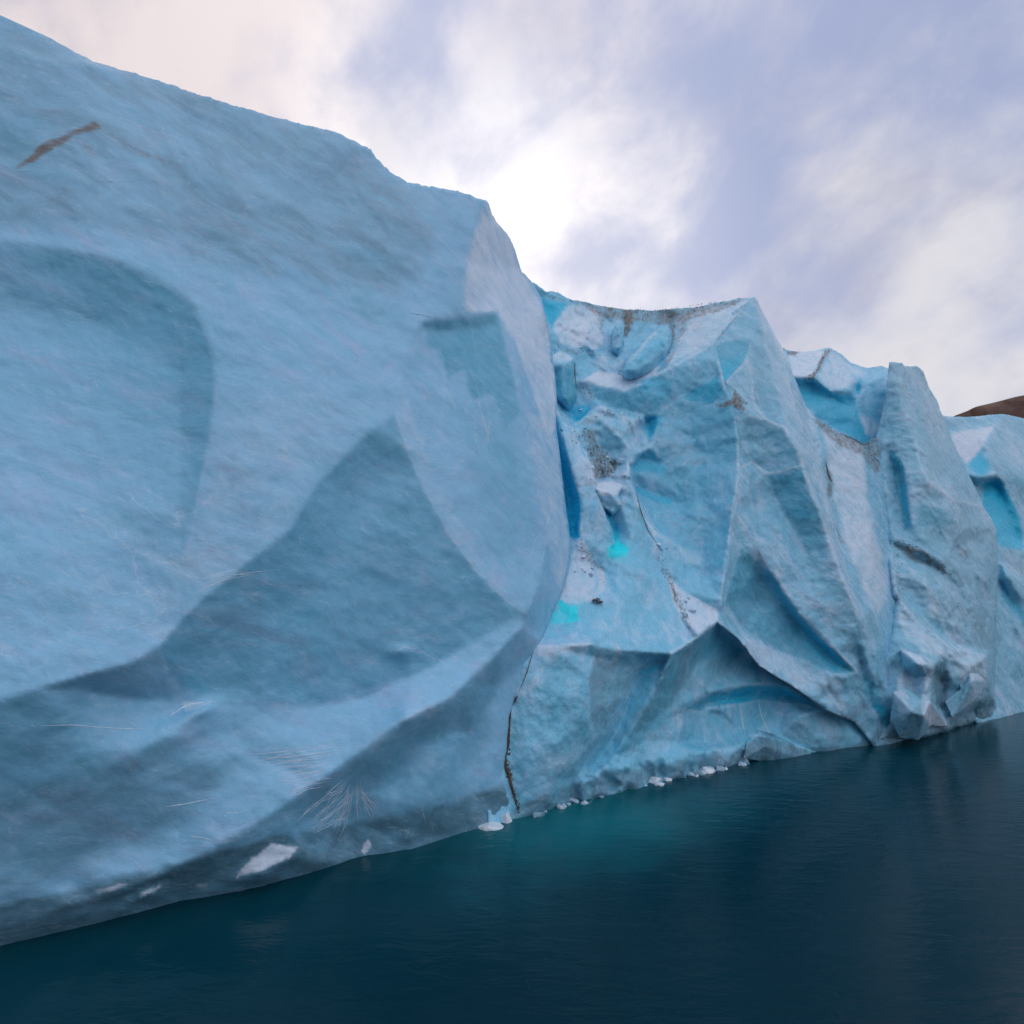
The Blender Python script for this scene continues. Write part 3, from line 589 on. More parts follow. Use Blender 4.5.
paintB = [
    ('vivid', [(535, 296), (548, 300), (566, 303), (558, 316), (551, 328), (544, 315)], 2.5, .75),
    ('clear', [(533, 284), (552, 293), (570, 300), (566, 304), (536, 300)], 3, .45),
    ('pale', [(552, 325), (558, 317), (568, 304), (592, 306), (604, 312), (600, 326), (606, 345), (592, 352), (585, 345), (576, 350), (566, 346), (560, 343), (553, 332)], 2.5, .66), ('pale', [(596, 352), (620, 352), (626, 370), (612, 376), (598, 368)], 3, .4),
    ('pale', [(600, 312), (622, 312), (624, 345), (604, 350), (596, 334)], 4, .35),
    ('pale', [(672, 316), (752, 299), (733, 319), (713, 342), (690, 356), (668, 366), (664, 360), (677, 338)], 3, .62),
    ('pale', [(583, 379), (598, 371), (635, 374), (660, 366), (657, 374), (645, 380), (624, 390), (600, 384)], 1.6, .8),
    ('vivid', [(648, 379), (657, 376), (672, 380), (672, 401), (644, 415), (634, 400), (640, 386)], 3, .42, (646, 380, 650, 424)),
    ('vivid', [(590, 384), (613, 389), (624, 392), (640, 386), (640, 414), (613, 408), (594, 398)], 3, .22),
    ('clear', [(590, 384), (624, 392), (645, 382), (672, 380), (672, 401), (644, 415), (613, 409), (594, 398)], 2, .35),
    ('pale', [(578, 378), (590, 382), (596, 398), (588, 404), (578, 390)], 3, .4),
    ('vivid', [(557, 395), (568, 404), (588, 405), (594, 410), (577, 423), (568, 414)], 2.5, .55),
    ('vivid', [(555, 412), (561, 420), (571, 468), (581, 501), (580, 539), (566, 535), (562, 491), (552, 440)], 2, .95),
    ('clear', [(555, 412), (561, 420), (571, 468), (581, 501), (580, 539), (566, 535), (562, 491), (552, 440)], 2, .9),
    ('clear', [(694, 389), (716, 377), (724, 393), (711, 404), (690, 402), (680, 398)], 1.5, .7), ('vivid', [(694, 389), (716, 377), (724, 393), (711, 404), (690, 402), (680, 398)], 1.5, .34),
    ('clear', [(671, 403), (690, 404), (715, 408), (735, 405), (738, 455), (738, 475), (730, 530), (724, 566), (700, 580), (678, 546), (655, 530), (640, 495), (633, 465), (652, 447), (655, 436), (662, 414)], 2.5, .42),
    ('vivid', [(680, 410), (732, 408), (738, 470), (724, 540), (700, 520), (690, 460)], 14, .16),
    ('vivid', [(632, 464), (639, 456), (651, 449), (660, 460), (668, 466), (664, 476), (645, 473), (632, 472)], 2.6, .40),
    ('pale', [(632, 473), (650, 477), (678, 494), (690, 494), (678, 498), (655, 491), (632, 481)], 2.2, .25),
    ('vivid', [(632, 484), (654, 493), (678, 498), (670, 506), (654, 501), (637, 492)], 2.4, .40), ('clear', [(632, 484), (654, 493), (678, 498), (670, 506), (654, 501), (637, 492)], 1.4, .6),
    ('vivid', [(643, 417), (655, 414), (663, 416), (656, 430), (649, 438), (643, 428)], 1.5, .5),
    ('pale', [(653, 438), (690, 446), (715, 457), (700, 468), (670, 458)], 5, .3),
    ('pale', [(562, 414), (578, 430), (592, 461), (596, 490), (580, 478), (566, 436)], 3, .3),
    ('pale', [(601, 407), (638, 419), (643, 430), (652, 447), (637, 455), (616, 436), (600, 424)], 2.5, .42),
    ('pale', [(580, 425), (601, 408), (606, 418), (590, 428)], 2, .5),
    ('pale', [(637, 456), (629, 466), (629, 480), (622, 478), (622, 464)], 2, .35),
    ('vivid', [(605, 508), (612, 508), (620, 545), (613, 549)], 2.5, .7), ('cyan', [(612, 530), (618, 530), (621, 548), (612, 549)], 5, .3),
    ('cyan', [(608, 547), (613, 544), (617, 538), (622, 544), (629, 549), (627, 556), (616, 557), (609, 555)], 1.2, 1.0), ('cyan', [(603, 540), (617, 530), (634, 545), (634, 560), (616, 564), (604, 560)], 5, .2),  # wide faint cyan is glow spilling from the spot, painted on the ice
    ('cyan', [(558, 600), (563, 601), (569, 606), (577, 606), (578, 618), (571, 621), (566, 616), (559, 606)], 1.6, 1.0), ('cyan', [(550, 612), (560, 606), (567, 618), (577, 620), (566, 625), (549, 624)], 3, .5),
    ('cyan', [(551, 594), (585, 598), (590, 622), (566, 630), (544, 626)], 6, .16),  # painted glow spill around the lower cyan spot
    ('pale', [(573, 541), (582, 540), (598, 562), (606, 574), (604, 593), (594, 600), (578, 606), (559, 600), (571, 562)], 2, .62),
    ('pale', [(664, 570), (684, 590), (719, 611), (719, 621), (695, 636), (675, 607)], 1.6, .72),
    ('pale', [(655, 532), (680, 545), (705, 552), (700, 568), (676, 560)], 4, .4),
    ('pale', [(593, 482), (615, 482), (618, 500), (604, 508)], 3, .6),
    ('clear', [(719, 625), (698, 638), (672, 655), (640, 667), (628, 700), (605, 738), (590, 768), (640, 745), (680, 706), (743, 684), (786, 684), (850, 724), (820, 706), (759, 668), (740, 642)], 1.8, .52),  # arch recess darkened: shade put into the tint
    ('vivid', [(712, 634), (726, 634), (745, 652), (735, 662), (700, 660), (702, 646)], 2, .30), ('glass_shade', [(700, 640), (672, 656), (646, 700), (606, 745), (640, 735), (690, 690)], 6, .42),
    ('vivid', [(634, 676), (645, 667), (668, 661), (655, 670)], 1.6, .4),
    ('clear', [(686, 708), (706, 695), (743, 687), (782, 685), (822, 708), (800, 704), (756, 699), (700, 710)], 1.4, .8), ('vivid', [(700, 700), (743, 688), (782, 686), (812, 702), (780, 698), (720, 704)], 1.6, .45),  # dark band under the inner arch, shade painted as deeper blue
    ('clear', [(688, 712), (760, 700), (775, 716), (752, 736), (745, 748), (690, 752), (676, 740)], 4, .5),
    ('glass_shade', [(779, 736), (800, 716), (826, 711), (860, 738), (820, 748)], 2, .42), ('glass_shade', [(746, 744), (756, 735), (774, 739), (815, 752), (760, 760), (745, 756)], 1.5, .8),
    ('clear', [(540, 660), (575, 655), (590, 680), (590, 735), (570, 745), (545, 720)], 5, .42), ('glass_shade', [(594, 657), (587, 680), (590, 718), (600, 738), (622, 696), (636, 666)], 2.5, .42),
    ('pale', [(530, 740), (560, 750), (590, 745), (575, 770), (545, 775)], 8, .3), ('pale', [(640, 735), (665, 722), (676, 745), (655, 760)], 6, .3),
    ('pale', [(535, 656), (538, 647), (556, 647), (592, 644), (575, 652), (545, 660)], 2, .55), ('pale', [(514, 700), (522, 690), (545, 666), (532, 690)], 2, .5),
    ('glass_shade', [(492, 832), (517, 806), (590, 778), (650, 766), (700, 758), (745, 750), (800, 748), (882, 742), (882, 760), (760, 775), (600, 810), (510, 840)], 4, .62),
    ('dirt', [(568, 297), (600, 304), (650, 309), (700, 304), (750, 297), (735, 306), (694, 320), (664, 326), (640, 322), (604, 320), (580, 305)], 3, .62),
    ('dirt', [(622, 309), (636, 310), (634, 325), (626, 340), (621, 341), (624, 325)], 2, .8), ('dirt', [(594, 306), (606, 310), (603, 330), (599, 332), (596, 318)], 2, .55),
    ('dirt', [(664, 312), (674, 312), (677, 335), (670, 352), (664, 358), (672, 336)], 2, .7), ('dirt', [(684, 308), (696, 307), (684, 335), (668, 368), (655, 374), (676, 345)], 2.5, .55),
    ('dirt', [(579, 430), (592, 429), (604, 451), (620, 463), (611, 479), (595, 480), (584, 445)], 3, .62),
    ('dirt', [(602, 405), (616, 412), (640, 416), (618, 418)], 1.5, .45), ('dirt', [(596, 362), (612, 372), (600, 378)], 2, .4), ('dirt', [(553, 338), (562, 346), (584, 352), (574, 356), (556, 348)], 2, .5),
    ('dirt', [(575, 540), (582, 545), (604, 575), (606, 592), (598, 585)], 3, .4), ('dirt', [(662, 566), (670, 572), (684, 605), (694, 634), (676, 606)], 2, .55),
    ('dirt', [(711, 406), (731, 398), (736, 404), (722, 408)], 1.5, .75), ('dirt', [(656, 532), (672, 540), (676, 548), (662, 545)], 3, .35),
    ('dirt', [(500, 750), (508, 740), (512, 780), (505, 775)], 4, .3),
]
paintB += rims([[(754, 297), (733, 320), (713, 343), (690, 358), (657, 375)], [(538, 647), (555, 647), (592, 644)], [(719, 623), (698, 636), (671, 654)], [(637, 455), (629, 466), (629, 480), (636, 497), (645, 518), (654, 532), (675, 546)], [(557, 412), (562, 433), (572, 468), (581, 501), (580, 537)],
               [(592, 461), (595, 488), (607, 519), (614, 543)], [(735, 410), (739, 470), (733, 512), (726, 560), (721, 600)], [(583, 380), (613, 387), (624, 391), (643, 383)], [(576, 424), (601, 406), (616, 414)], [(718, 345), (719, 365), (724, 390)]], .55, 2.0)
paintB += rims([[(594, 657), (587, 677), (589, 716), (594, 739)], [(635, 667), (622, 696), (606, 733)], [(604, 593), (618, 597), (616, 625)], [(653, 438), (690, 446), (715, 456)], [(746, 743), (756, 735), (772, 738)], [(779, 736), (800, 716), (826, 710)], [(514, 705), (520, 692), (545, 666)]], .32, 2.0)
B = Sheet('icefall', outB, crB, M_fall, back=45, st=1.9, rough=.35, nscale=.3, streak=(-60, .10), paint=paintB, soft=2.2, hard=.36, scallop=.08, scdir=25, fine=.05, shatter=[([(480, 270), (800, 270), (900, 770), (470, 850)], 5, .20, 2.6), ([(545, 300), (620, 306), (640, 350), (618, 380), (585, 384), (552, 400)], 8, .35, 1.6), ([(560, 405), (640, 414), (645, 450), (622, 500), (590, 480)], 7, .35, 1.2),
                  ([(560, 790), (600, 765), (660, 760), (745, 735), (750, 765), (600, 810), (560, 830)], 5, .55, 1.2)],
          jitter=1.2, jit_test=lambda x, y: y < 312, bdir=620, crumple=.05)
tag(B.obj, 'broken icefall in the cleft between the smooth cliff and the pointed serac', 'icefall')

# ------------------------------------------------------------------ C: the pointed serac
rightC = [(762, 310), (769, 322), (776, 337), (782, 347), (790, 366), (796, 381), (807, 407), (817, 419), (831, 428), (846, 435), (864, 444), (876, 437)]
ridgeL = [(x - 13, y + 2) for x, y in ridge[1:-1]]
outC = [(719, 624)] + ridgeL[::-1] + [(754, 297)] + rightC + [(900, 445), (912, 500), (915, 560), (925, 620), (928, 680), (930, 738), bot(930), bot(884)] + lip[::-1][1:-1]
crC = [
    [(x, y, o + .22 * (0 < k < 11)) for k, ((x, y), o) in enumerate(zip(ridge, ridge_o))],
    [(x, y, o + 2.4) for (x, y), o in zip(ridgeL, ridge_o[1:-1])],
    [(x, y, o) for (x, y), o in zip(rightC, [9.4, 10.2, 10.8, 11, 10.2, 9.6, 8.2, 7.2, 7.0, 6.8, 6.6, 6.7])],
    [(x, y, o) for (x, y), o in zip(lip, [.1, .0, -.2, -.4, -.4, -.2, .1])],
    [(882, 743, .1), (900, 742, .3), (930, 738, .8)], [(884, 758, .3), (930, 752, .9)],
    [(731, 400, 4.4), (749, 415, 3.2), (764, 419, 2.7), (786, 429, 1.9), (795, 444, 1.4), (803, 466, .9), (809, 489, .5), (826, 530, -.2), (842, 575, -.8), (860, 620, -1.1), (874, 655, -.9), (884, 690, -.4)],
    [(754, 297, 8.5), (762, 330, 6.4), (772, 375, 4.5), (786, 429, 1.9)],
    [(770, 330, 8.0), (786, 375, 6.0), (799, 420, 3.8), (814, 465, 1.9), (830, 520, .5)], [(778, 350, 8.6), (792, 385, 7.0), (806, 430, 4.8), (818, 470, 3.0)],
    [(713, 343, 7.2), (735, 338, 6.9), (750, 341, 6.0), (747, 361, 5.0), (727, 381, 5.0), (731, 400, 4.4)], [(750, 341, 6.0), (754, 297, 8.5)],
    [(747, 361, 5.0), (752, 385, 4.2), (753, 402, 3.7), (764, 419, 2.7)],
    [(739, 470, 2.9), (752, 462, 3.1), (768, 473, 2.5), (803, 466, .9)], [(749, 415, 3.2), (745, 440, 3.7), (752, 462, 3.1)], [(764, 419, 2.7), (775, 445, 2.6), (768, 473, 2.5)],
    [(768, 473, 2.5), (776, 500, 2.4), (796, 530, 1.2), (808, 560, .6), (835, 600, -.5)], [(738, 500, 2.4), (758, 505, 2.6), (776, 500, 2.4)],
    [(738, 516, 2.1), (757, 545, 1.3), (772, 572, .7), (800, 614, .0), (835, 650, -.7), (857, 673, -.8)],
    [(738, 560, 1.8), (757, 574, 1.9), (778, 602, 1.6), (806, 636, .9), (838, 664, -.1), (857, 673, -.8)],
    [(722, 604, .8), (745, 632, 1.0), (775, 650, .8), (810, 668, .1), (835, 675, -.4), (857, 673, -.8)], [(745, 632, 1.0), (757, 600, 2.2)],
    [(800, 676, -.1), (815, 695, -.4)], [(845, 676, -.7), (850, 700, -.5), (855, 722, -.2)],
    # right flank gully and dirty rim
    [(808, 416, 7.4), (822, 460, 4.8), (828, 490, 3.6), (838, 530, 2.3), (850, 575, 1.0)],
    [(815, 440, 6.4), (825, 470, 5.0), (832, 505, 3.9), (842, 545, 2.4)] + ['soft'],
    [(866, 446, 6.6), (866, 490, 4.6), (872, 540, 2.8), (882, 600, 1.2)],
    [(878, 438, 6.9), (885, 490, 5.3), (890, 545, 3.8), (897, 600, 2.0), (890, 640, .9)], [(905, 450, 8.5), (912, 540, 6.0), (922, 620, 4), (928, 690, 2.5)],
    [(857, 640, -.8), (859, 655, -.2), (862, 668, -.1), (868, 684, -.5)], [(862, 645, -.9), (868, 665, -.9), (874, 684, -.7)],
    [(868, 640, -.6), (876, 668, -.8), (890, 700, -.4), (905, 725, .0)],
]
paintC = [
    ('vivid', [(714, 345), (735, 339), (750, 341), (747, 361), (727, 381), (723, 380), (718, 362)], 1.4, .50, (730, 378, 736, 325)), ('clear', [(714, 345), (735, 339), (750, 341), (747, 361), (727, 381), (723, 380)], 1.5, .6),
    ('clear', [(768, 475), (803, 470), (812, 495), (828, 533), (808, 558), (795, 530), (777, 502)], 2, .6), ('vivid', [(790, 505), (812, 512), (818, 522), (796, 515)], 3, .3),
    ('clear', [(750, 418), (786, 430), (802, 466), (768, 472), (752, 461), (745, 440)], 2, .30), ('glass_shade', [(750, 418), (786, 430), (802, 466), (768, 472)], 4, .22),
    ('vivid', [(758, 572), (772, 574), (800, 615), (835, 651), (856, 672), (835, 672), (806, 650), (778, 622), (760, 600)], 1.8, .42, (812, 620, 770, 640)),
    ('clear', [(740, 548), (757, 560), (772, 574), (800, 615), (835, 651), (856, 672), (835, 674), (775, 649), (745, 630), (724, 605)], 1.6, .62),
    ('clear', [(800, 525), (822, 538), (826, 560), (806, 545)], 4, .5),
    ('pale', [(756, 300), (762, 330), (772, 375), (786, 427), (796, 444), (806, 480), (820, 515), (815, 470), (800, 420), (786, 375), (770, 330)], 2, .35),
    ('pale', [(778, 350), (792, 385), (817, 420), (824, 470), (838, 530), (826, 520), (806, 440), (792, 395)], 3, .45),
    ('pale', [(812, 490), (830, 522), (856, 590), (880, 650), (868, 648), (840, 590), (822, 540)], 4, .35),
    ('pale', [(822, 426), (864, 446), (868, 490), (888, 590), (878, 615), (850, 560), (834, 500)], 4, .62),  # right flank facing the bright sky: light painted in as paler ice
    ('pale', [(730, 636), (745, 634), (775, 652), (830, 678), (850, 712), (826, 706), (792, 682), (759, 662)], 3, .35),
    ('pale', [(728, 383), (747, 363), (753, 402), (764, 419), (749, 413), (732, 398)], 2, .3), ('glass_shade', [(756, 330), (762, 332), (772, 376), (784, 425), (766, 418), (754, 400), (750, 360)], 4, .24),
    ('vivid', [(862, 668), (876, 684), (884, 712), (874, 712), (864, 690)], 3, .34), ('clear', [(872, 702), (888, 706), (900, 725), (885, 730)], 3, .8), ('clear', [(850, 610), (875, 640), (880, 665), (862, 650)], 6, .35),
    ('glass_shade', [(845, 716), (880, 728), (884, 745), (855, 724)], 2, .4),
    ('dirt', [(726, 403), (731, 398), (734, 386), (740, 396), (749, 413), (740, 408)], 1.5, .75), ('dirt', [(752, 300), (760, 302), (768, 318), (776, 337), (770, 326)], 2, .3),
    ('dirt', [(811, 414), (831, 427), (848, 435), (866, 443), (880, 432), (882, 470), (874, 476), (862, 456), (838, 446), (818, 428)], 2.5, .62),
    ('dirt', [(825, 462), (832, 474), (834, 500), (828, 496)], 2, .75), ('dirt', [(826, 485), (836, 520), (846, 548), (838, 540)], 2, .6), ('dirt', [(788, 430), (797, 444), (806, 470), (800, 462)], 1.5, .5),
    ('dirt', [(835, 510), (860, 560), (890, 640), (885, 660), (850, 590)], 7, .34), ('dirt', [(838, 440), (860, 450), (872, 500), (856, 490)], 8, .3), ('dirt', [(850, 470), (872, 520), (880, 560), (866, 540)], 8, .3),
    ('dirt', [(780, 346), (790, 362), (797, 378), (790, 372)], 2, .5), ('dirt', [(818, 698), (850, 716), (880, 732), (880, 742), (850, 726)], 3, .4),
]
paintC += rims([[(754, 297), (762, 310), (776, 337), (790, 366)], [(731, 400), (749, 415), (764, 419), (786, 429), (795, 444), (803, 466), (809, 489), (826, 530), (842, 575), (860, 620)], [(719, 623), (739, 640), (759, 666), (792, 686), (826, 710), (855, 723)], [(738, 516), (757, 545), (772, 572), (800, 614), (835, 650), (857, 673)],
               [(747, 361), (752, 385), (753, 402), (764, 419)], [(786, 375), (799, 420), (814, 465), (830, 520)], [(727, 381), (747, 361)], [(739, 470), (752, 462), (768, 473), (803, 466)]], .55, 2.0)
C_ = Sheet('pointed_serac', outC, crC, M_serac, back=22, st=1.9, rough=.35, nscale=.3, streak=(-60, .10), paint=paintC, soft=2.2, hard=.36, scallop=.08, scdir=-60, fine=.05, shatter=[([(700, 280), (950, 280), (950, 770), (700, 770)], 5, .20, 2.6), ([(800, 670), (930, 670), (930, 760), (840, 745)], 8, .4, 1.6)],
           jitter=1.2, jit_test=lambda x, y: y < 450, bdir=800, crumple=.05)
tag(C_.obj, 'tall pointed ice serac with a sharp ridge and scooped blue hollow, right of the icefall', 'serac')

# ------------------------------------------------------------------ D: pale block behind the dirty rim
outD = [(775, 352), (785, 349), (797, 352), (815, 351), (829, 347), (840, 353), (851, 363), (868, 368), (880, 366), (905, 372), (905, 470), (775, 470)]
crD = [
    [(775, 352, 17), (785, 349, 17), (797, 352, 16.6), (815, 351, 15.6), (829, 347, 14.8), (840, 353, 14.6), (851, 363, 14.2), (868, 368, 13), (880, 366, 12), (905, 372, 11)],
    [(829, 347, 14.8), (820, 365, 12.8), (813, 378, 11.4)], [(790, 378, 12.6), (813, 378, 11.4), (830, 392, 10.6), (850, 390, 10.4)],
    [(790, 382, 13.2), (813, 383, 12.2), (832, 397, 11.2)],
    [(840, 353, 14.6), (848, 380, 11.6), (857, 400, 10.2), (863, 420, 9.6), (872, 436, 9.2)], [(857, 392, 12), (866, 386, 11.6), (888, 372, 11)],
    [(800, 400, 12.4), (830, 420, 10.8), (866, 446, 9.4), (890, 440, 9)], [(775, 470, 12), (905, 470, 8.5)],
]
paintD = [('vivid', [(797, 382), (815, 380), (831, 392), (852, 395), (857, 407), (872, 440), (862, 444), (817, 418), (801, 400)], 1.6, .42),
          ('clear', [(797, 382), (815, 380), (831, 392), (852, 395), (857, 407), (872, 440), (862, 444), (817, 418), (801, 400)], 1.6, .5),
          ('pale', [(788, 354), (826, 350), (814, 377), (792, 376)], 3, .8), ('pale', [(830, 350), (850, 364), (868, 372), (850, 388), (830, 390), (818, 376)], 5, .6),
          ('vivid', [(856, 376), (861, 378), (860, 396), (856, 396)], 2, .8), ('clear', [(862, 395), (885, 385), (885, 425), (868, 420)], 8, .4),
          ('pale', [(858, 412), (884, 425), (872, 440), (866, 436)], 4, .7),
          ('dirt', [(826, 348), (831, 349), (819, 372), (812, 380), (803, 380), (814, 371)], 1.5, .8), ('dirt', [(785, 348), (800, 352), (798, 358), (787, 356)], 3, .7)]
D = Sheet('ice_block', outD, crD, M_fall, back=14, st=2.0, rough=.3, nscale=.35, sharp=True, paint=paintD, soft=1.6, hard=.34, scallop=.0, shatter=[([(760, 340), (920, 340), (920, 480), (760, 480)], 5, .5, 3.0)], bdir=800,
          jitter=.8, jit_test=lambda x, y: y < 375)
tag(D.obj, 'pale angular ice block with blue underside, wedged between pointed serac and right pillar', 'ice block')

# ------------------------------------------------------------------ E: the right pillar
topE = [(889, 362), (902, 363), (905, 366), (917, 367), (924, 372), (928, 385), (938, 403), (944, 420), (960, 457), (973, 483), (984, 507), (996, 528), (998, 560), (997, 600), (996, 650), (995, 690), (997, 712)]
leftE = [(866, 746), (866, 715), (862, 690), (868, 660), (876, 640), (884, 600), (877, 545), (872, 490), (874, 446), (885, 400)]
outE = topE + [bot(998), bot(960), bot(925), bot(868)] + leftE
crE = [
    [(x, y, o) for (x, y), o in zip(topE, [7.3, 7.2, 7.4, 7.8, 8.2, 8.4, 8.2, 7.6, 6.4, 5.0, 3.8, 3.0, 2.2, 1.2, .6, .3, .4])],
    [(x, y, o) for (x, y), o in zip(leftE, [1.2, 1.2, 1.5, 1.6, 2.0, 3.3, 5.2, 6.7, 7.8, 7.5])],
    [(880, 735, .1), (881, 715, .0), (878, 690, .2), (885, 660, .3), (893, 640, .6), (899, 600, 1.8), (892, 545, 3.7), (885, 493, 5.2), (880, 448, 6.7)],
    [(880, wy(880) - 6, .0), (893, 737, -.1), (918, 737, -.3), (942, 733, -.2), (950, 729, .0), (975, 722, .2), (992, 719, .3)],
    [(x, wy(x), 1.5) for x in (880, 925, 960, 998)], [(x, wy(x) + 14, 1.8) for x in (880, 925, 960, 998)],
    [(902, 363, 7.2), (901, 401, 6.0), (908, 425, 5.1), (915, 442, 4.5), (921, 467, 3.5), (928, 481, 2.8), (952, 498, 2.2), (984, 507, 3.8)],
    [(889, 362, 7.3), (886, 432, 6.9), (880, 448, 6.7)], [(901, 401, 6.0), (893, 440, 6.0), (887, 452, 6.5)],
    [(917, 367, 7.8), (920, 400, 6.4), (930, 440, 5.0), (928, 481, 2.8)], [(930, 440, 5.0), (950, 470, 4.4), (970, 500, 3.6)],
    [(887, 452, 6.5), (897, 473, 5.8), (901, 506, 4.6), (904, 530, 3.7)], [(893, 440, 6.0), (905, 468, 4.4), (909, 500, 3.5), (912, 525, 3.0)], [(905, 468, 4.4), (921, 467, 3.5)],
    [(912, 525, 3.0), (920, 502, 3.0), (946, 510, 1.9), (960, 530, 1.5)], [(928, 481, 2.8), (920, 502, 3.0)], [(904, 530, 3.7), (925, 545, 2.3), (950, 552, 1.3), (985, 556, 1.7), (998, 560, 2.2)],
    [(895, 541, 3.5), (915, 548, 2.5), (942, 561, 1.0), (960, 575, .6)], [(895, 545, 3.7), (912, 556, 2.9), (940, 570, 1.4)],
    [(891, 562, 2.8), (897, 595, 1.5), (921, 628, .2), (946, 644, -.5), (983, 656, -.8)], [(904, 587, 2.0), (928, 622, .8), (958, 646, .0)], [(912, 572, 1.8), (945, 603, .2), (975, 648, -.5), (983, 656, -.8)],
    [(942, 561, 1.0), (970, 600, .2), (990, 650, -.2)], [(965, 545, 1.9), (985, 580, .9)],
    [(901, 650, -.1), (921, 655, -.7), (934, 665, -1.2), (930, 679, -1.0), (921, 700, -1.0), (915, 737, -.3)],
    [(950, 659, -.7), (985, 657, -.9), (971, 666, -1.2), (962, 689, -.9), (948, 722, -.4)], [(936, 672, -.5), (944, 690, -.3), (940, 710, -.2)],
    [(893, 668, .2), (900, 690, -.6), (905, 712, -.5), (893, 737, -.1)], [(907, 668, -.2), (912, 690, -.5)],
    [(948, 722, -.4), (975, 701, -1.0), (993, 696, -.6)], [(952, 726, .3), (976, 708, .2), (993, 704, .3)], [(985, 657, -.9), (990, 680, -.9), (975, 701, -1.0)],
    [(930, 702, -1.2), (948, 727, -.5), (931, 725, -.2)], [(921, 700, -1.0), (930, 702, -1.2)],
]
paintE = [
    ('clear', [(887, 446), (895, 452), (905, 470), (909, 500), (912, 525), (903, 532), (899, 500), (894, 475)], 2, .8), ('vivid', [(899, 480), (908, 485), (910, 515), (902, 508)], 2.5, .3),
    ('clear', [(919, 502), (946, 510), (955, 525), (935, 530), (915, 525)], 3, .55), ('pale', [(915, 446), (930, 482), (955, 496), (982, 506), (960, 502), (928, 490)], 3, .3),
    ('clear', [(900, 380), (930, 395), (945, 440), (965, 490), (940, 480), (915, 440)], 12, .30),
    ('clear', [(915, 550), (935, 530), (950, 545), (940, 580)], 8, .3),
    ('vivid', [(904, 588), (912, 592), (935, 622), (962, 648), (945, 643), (920, 618)], 3, .24),
    ('pale', [(912, 576), (944, 606), (974, 648), (958, 644), (930, 618)], 3, .35), ('pale', [(890, 590), (900, 600), (921, 630), (946, 646), (983, 658), (960, 660), (930, 655), (905, 640)], 3, .5),
    ('pale', [(905, 655), (934, 666), (930, 700), (948, 727), (920, 737), (900, 735), (893, 700)], 4, .5), ('pale', [(950, 660), (985, 657), (990, 680), (975, 700), (950, 718), (962, 690)], 3, .5), ('glass_shade', [(930, 670), (948, 672), (946, 712), (936, 706)], 3, .7), ('glass_shade', [(952, 726), (976, 706), (993, 700), (993, 724), (950, 732)], 2, .7),
    ('pale', [(930, 500), (975, 540), (995, 560), (960, 560)], 8, .25),
    ('pale', [(900, 700), (920, 700), (940, 730), (920, 738), (900, 735)], 5, .5),
    ('clear', [(884, 690), (900, 690), (905, 715), (890, 712)], 6, .4),
    ('dirt', [(893, 540), (915, 545), (940, 560), (950, 578), (935, 572), (900, 555)], 4, .62),
    ('dirt', [(940, 595), (985, 610), (995, 650), (980, 645), (960, 620)], 8, .42),
    ('dirt', [(955, 545), (970, 550), (968, 560), (955, 556)], 3, .5),
    ('dirt', [(936, 672), (946, 676), (946, 700), (936, 695)], 4, .35),
    ('dirt', [(884, 365), (890, 365), (884, 440), (880, 440)], 3, .35),
    ('dirt', [(895, 560), (902, 565), (902, 610), (896, 600)], 3, .4),
]
paintE += rims([[(915, 442), (921, 467), (928, 481), (952, 498), (984, 507)], [(891, 562), (897, 595), (921, 628), (946, 644), (983, 656)], [(901, 650), (921, 655), (934, 665), (930, 679), (921, 700)], [(950, 659), (985, 657)], [(971, 666), (962, 689), (948, 722)], [(930, 702), (948, 727)], [(948, 722), (975, 701), (993, 696)]], .5, 2.0)
paintE += rims([[(902, 363), (901, 401), (908, 425)], [(912, 572), (945, 603), (975, 648)], [(905, 468), (909, 500), (912, 525)]], .3, 2.2)
crE = [[(p if p == 'soft' else (p[0], p[1], p[2] * (1.9 if p[2] < 0 else 1.0))) for p in c] for c in crE]
E = Sheet('serac_pillar', outE, crE, M_pillar, back=16, st=1.8, rough=.5, nscale=.4, streak=(-66, .14), paint=paintE, soft=2.0, hard=.36, scallop=.10, scdir=-62, fine=.06, bdir=930,
          shatter=[([(840, 340), (1020, 340), (1020, 770), (840, 770)], 5, .28, 2.4), ([(890, 540), (1000, 560), (1000, 640), (895, 640)], 12, .2, 1.2), ([(880, 650), (990, 650), (1000, 740), (870, 750)], 5, .4, 1.5)],
          jitter=1.2, jit_test=lambda x, y: y < 520 and x > 884, crumple=.05)
tag(E.obj, 'grey-blue weathered ice pillar with flat top and crumpled foot, near the right edge', 'serac')

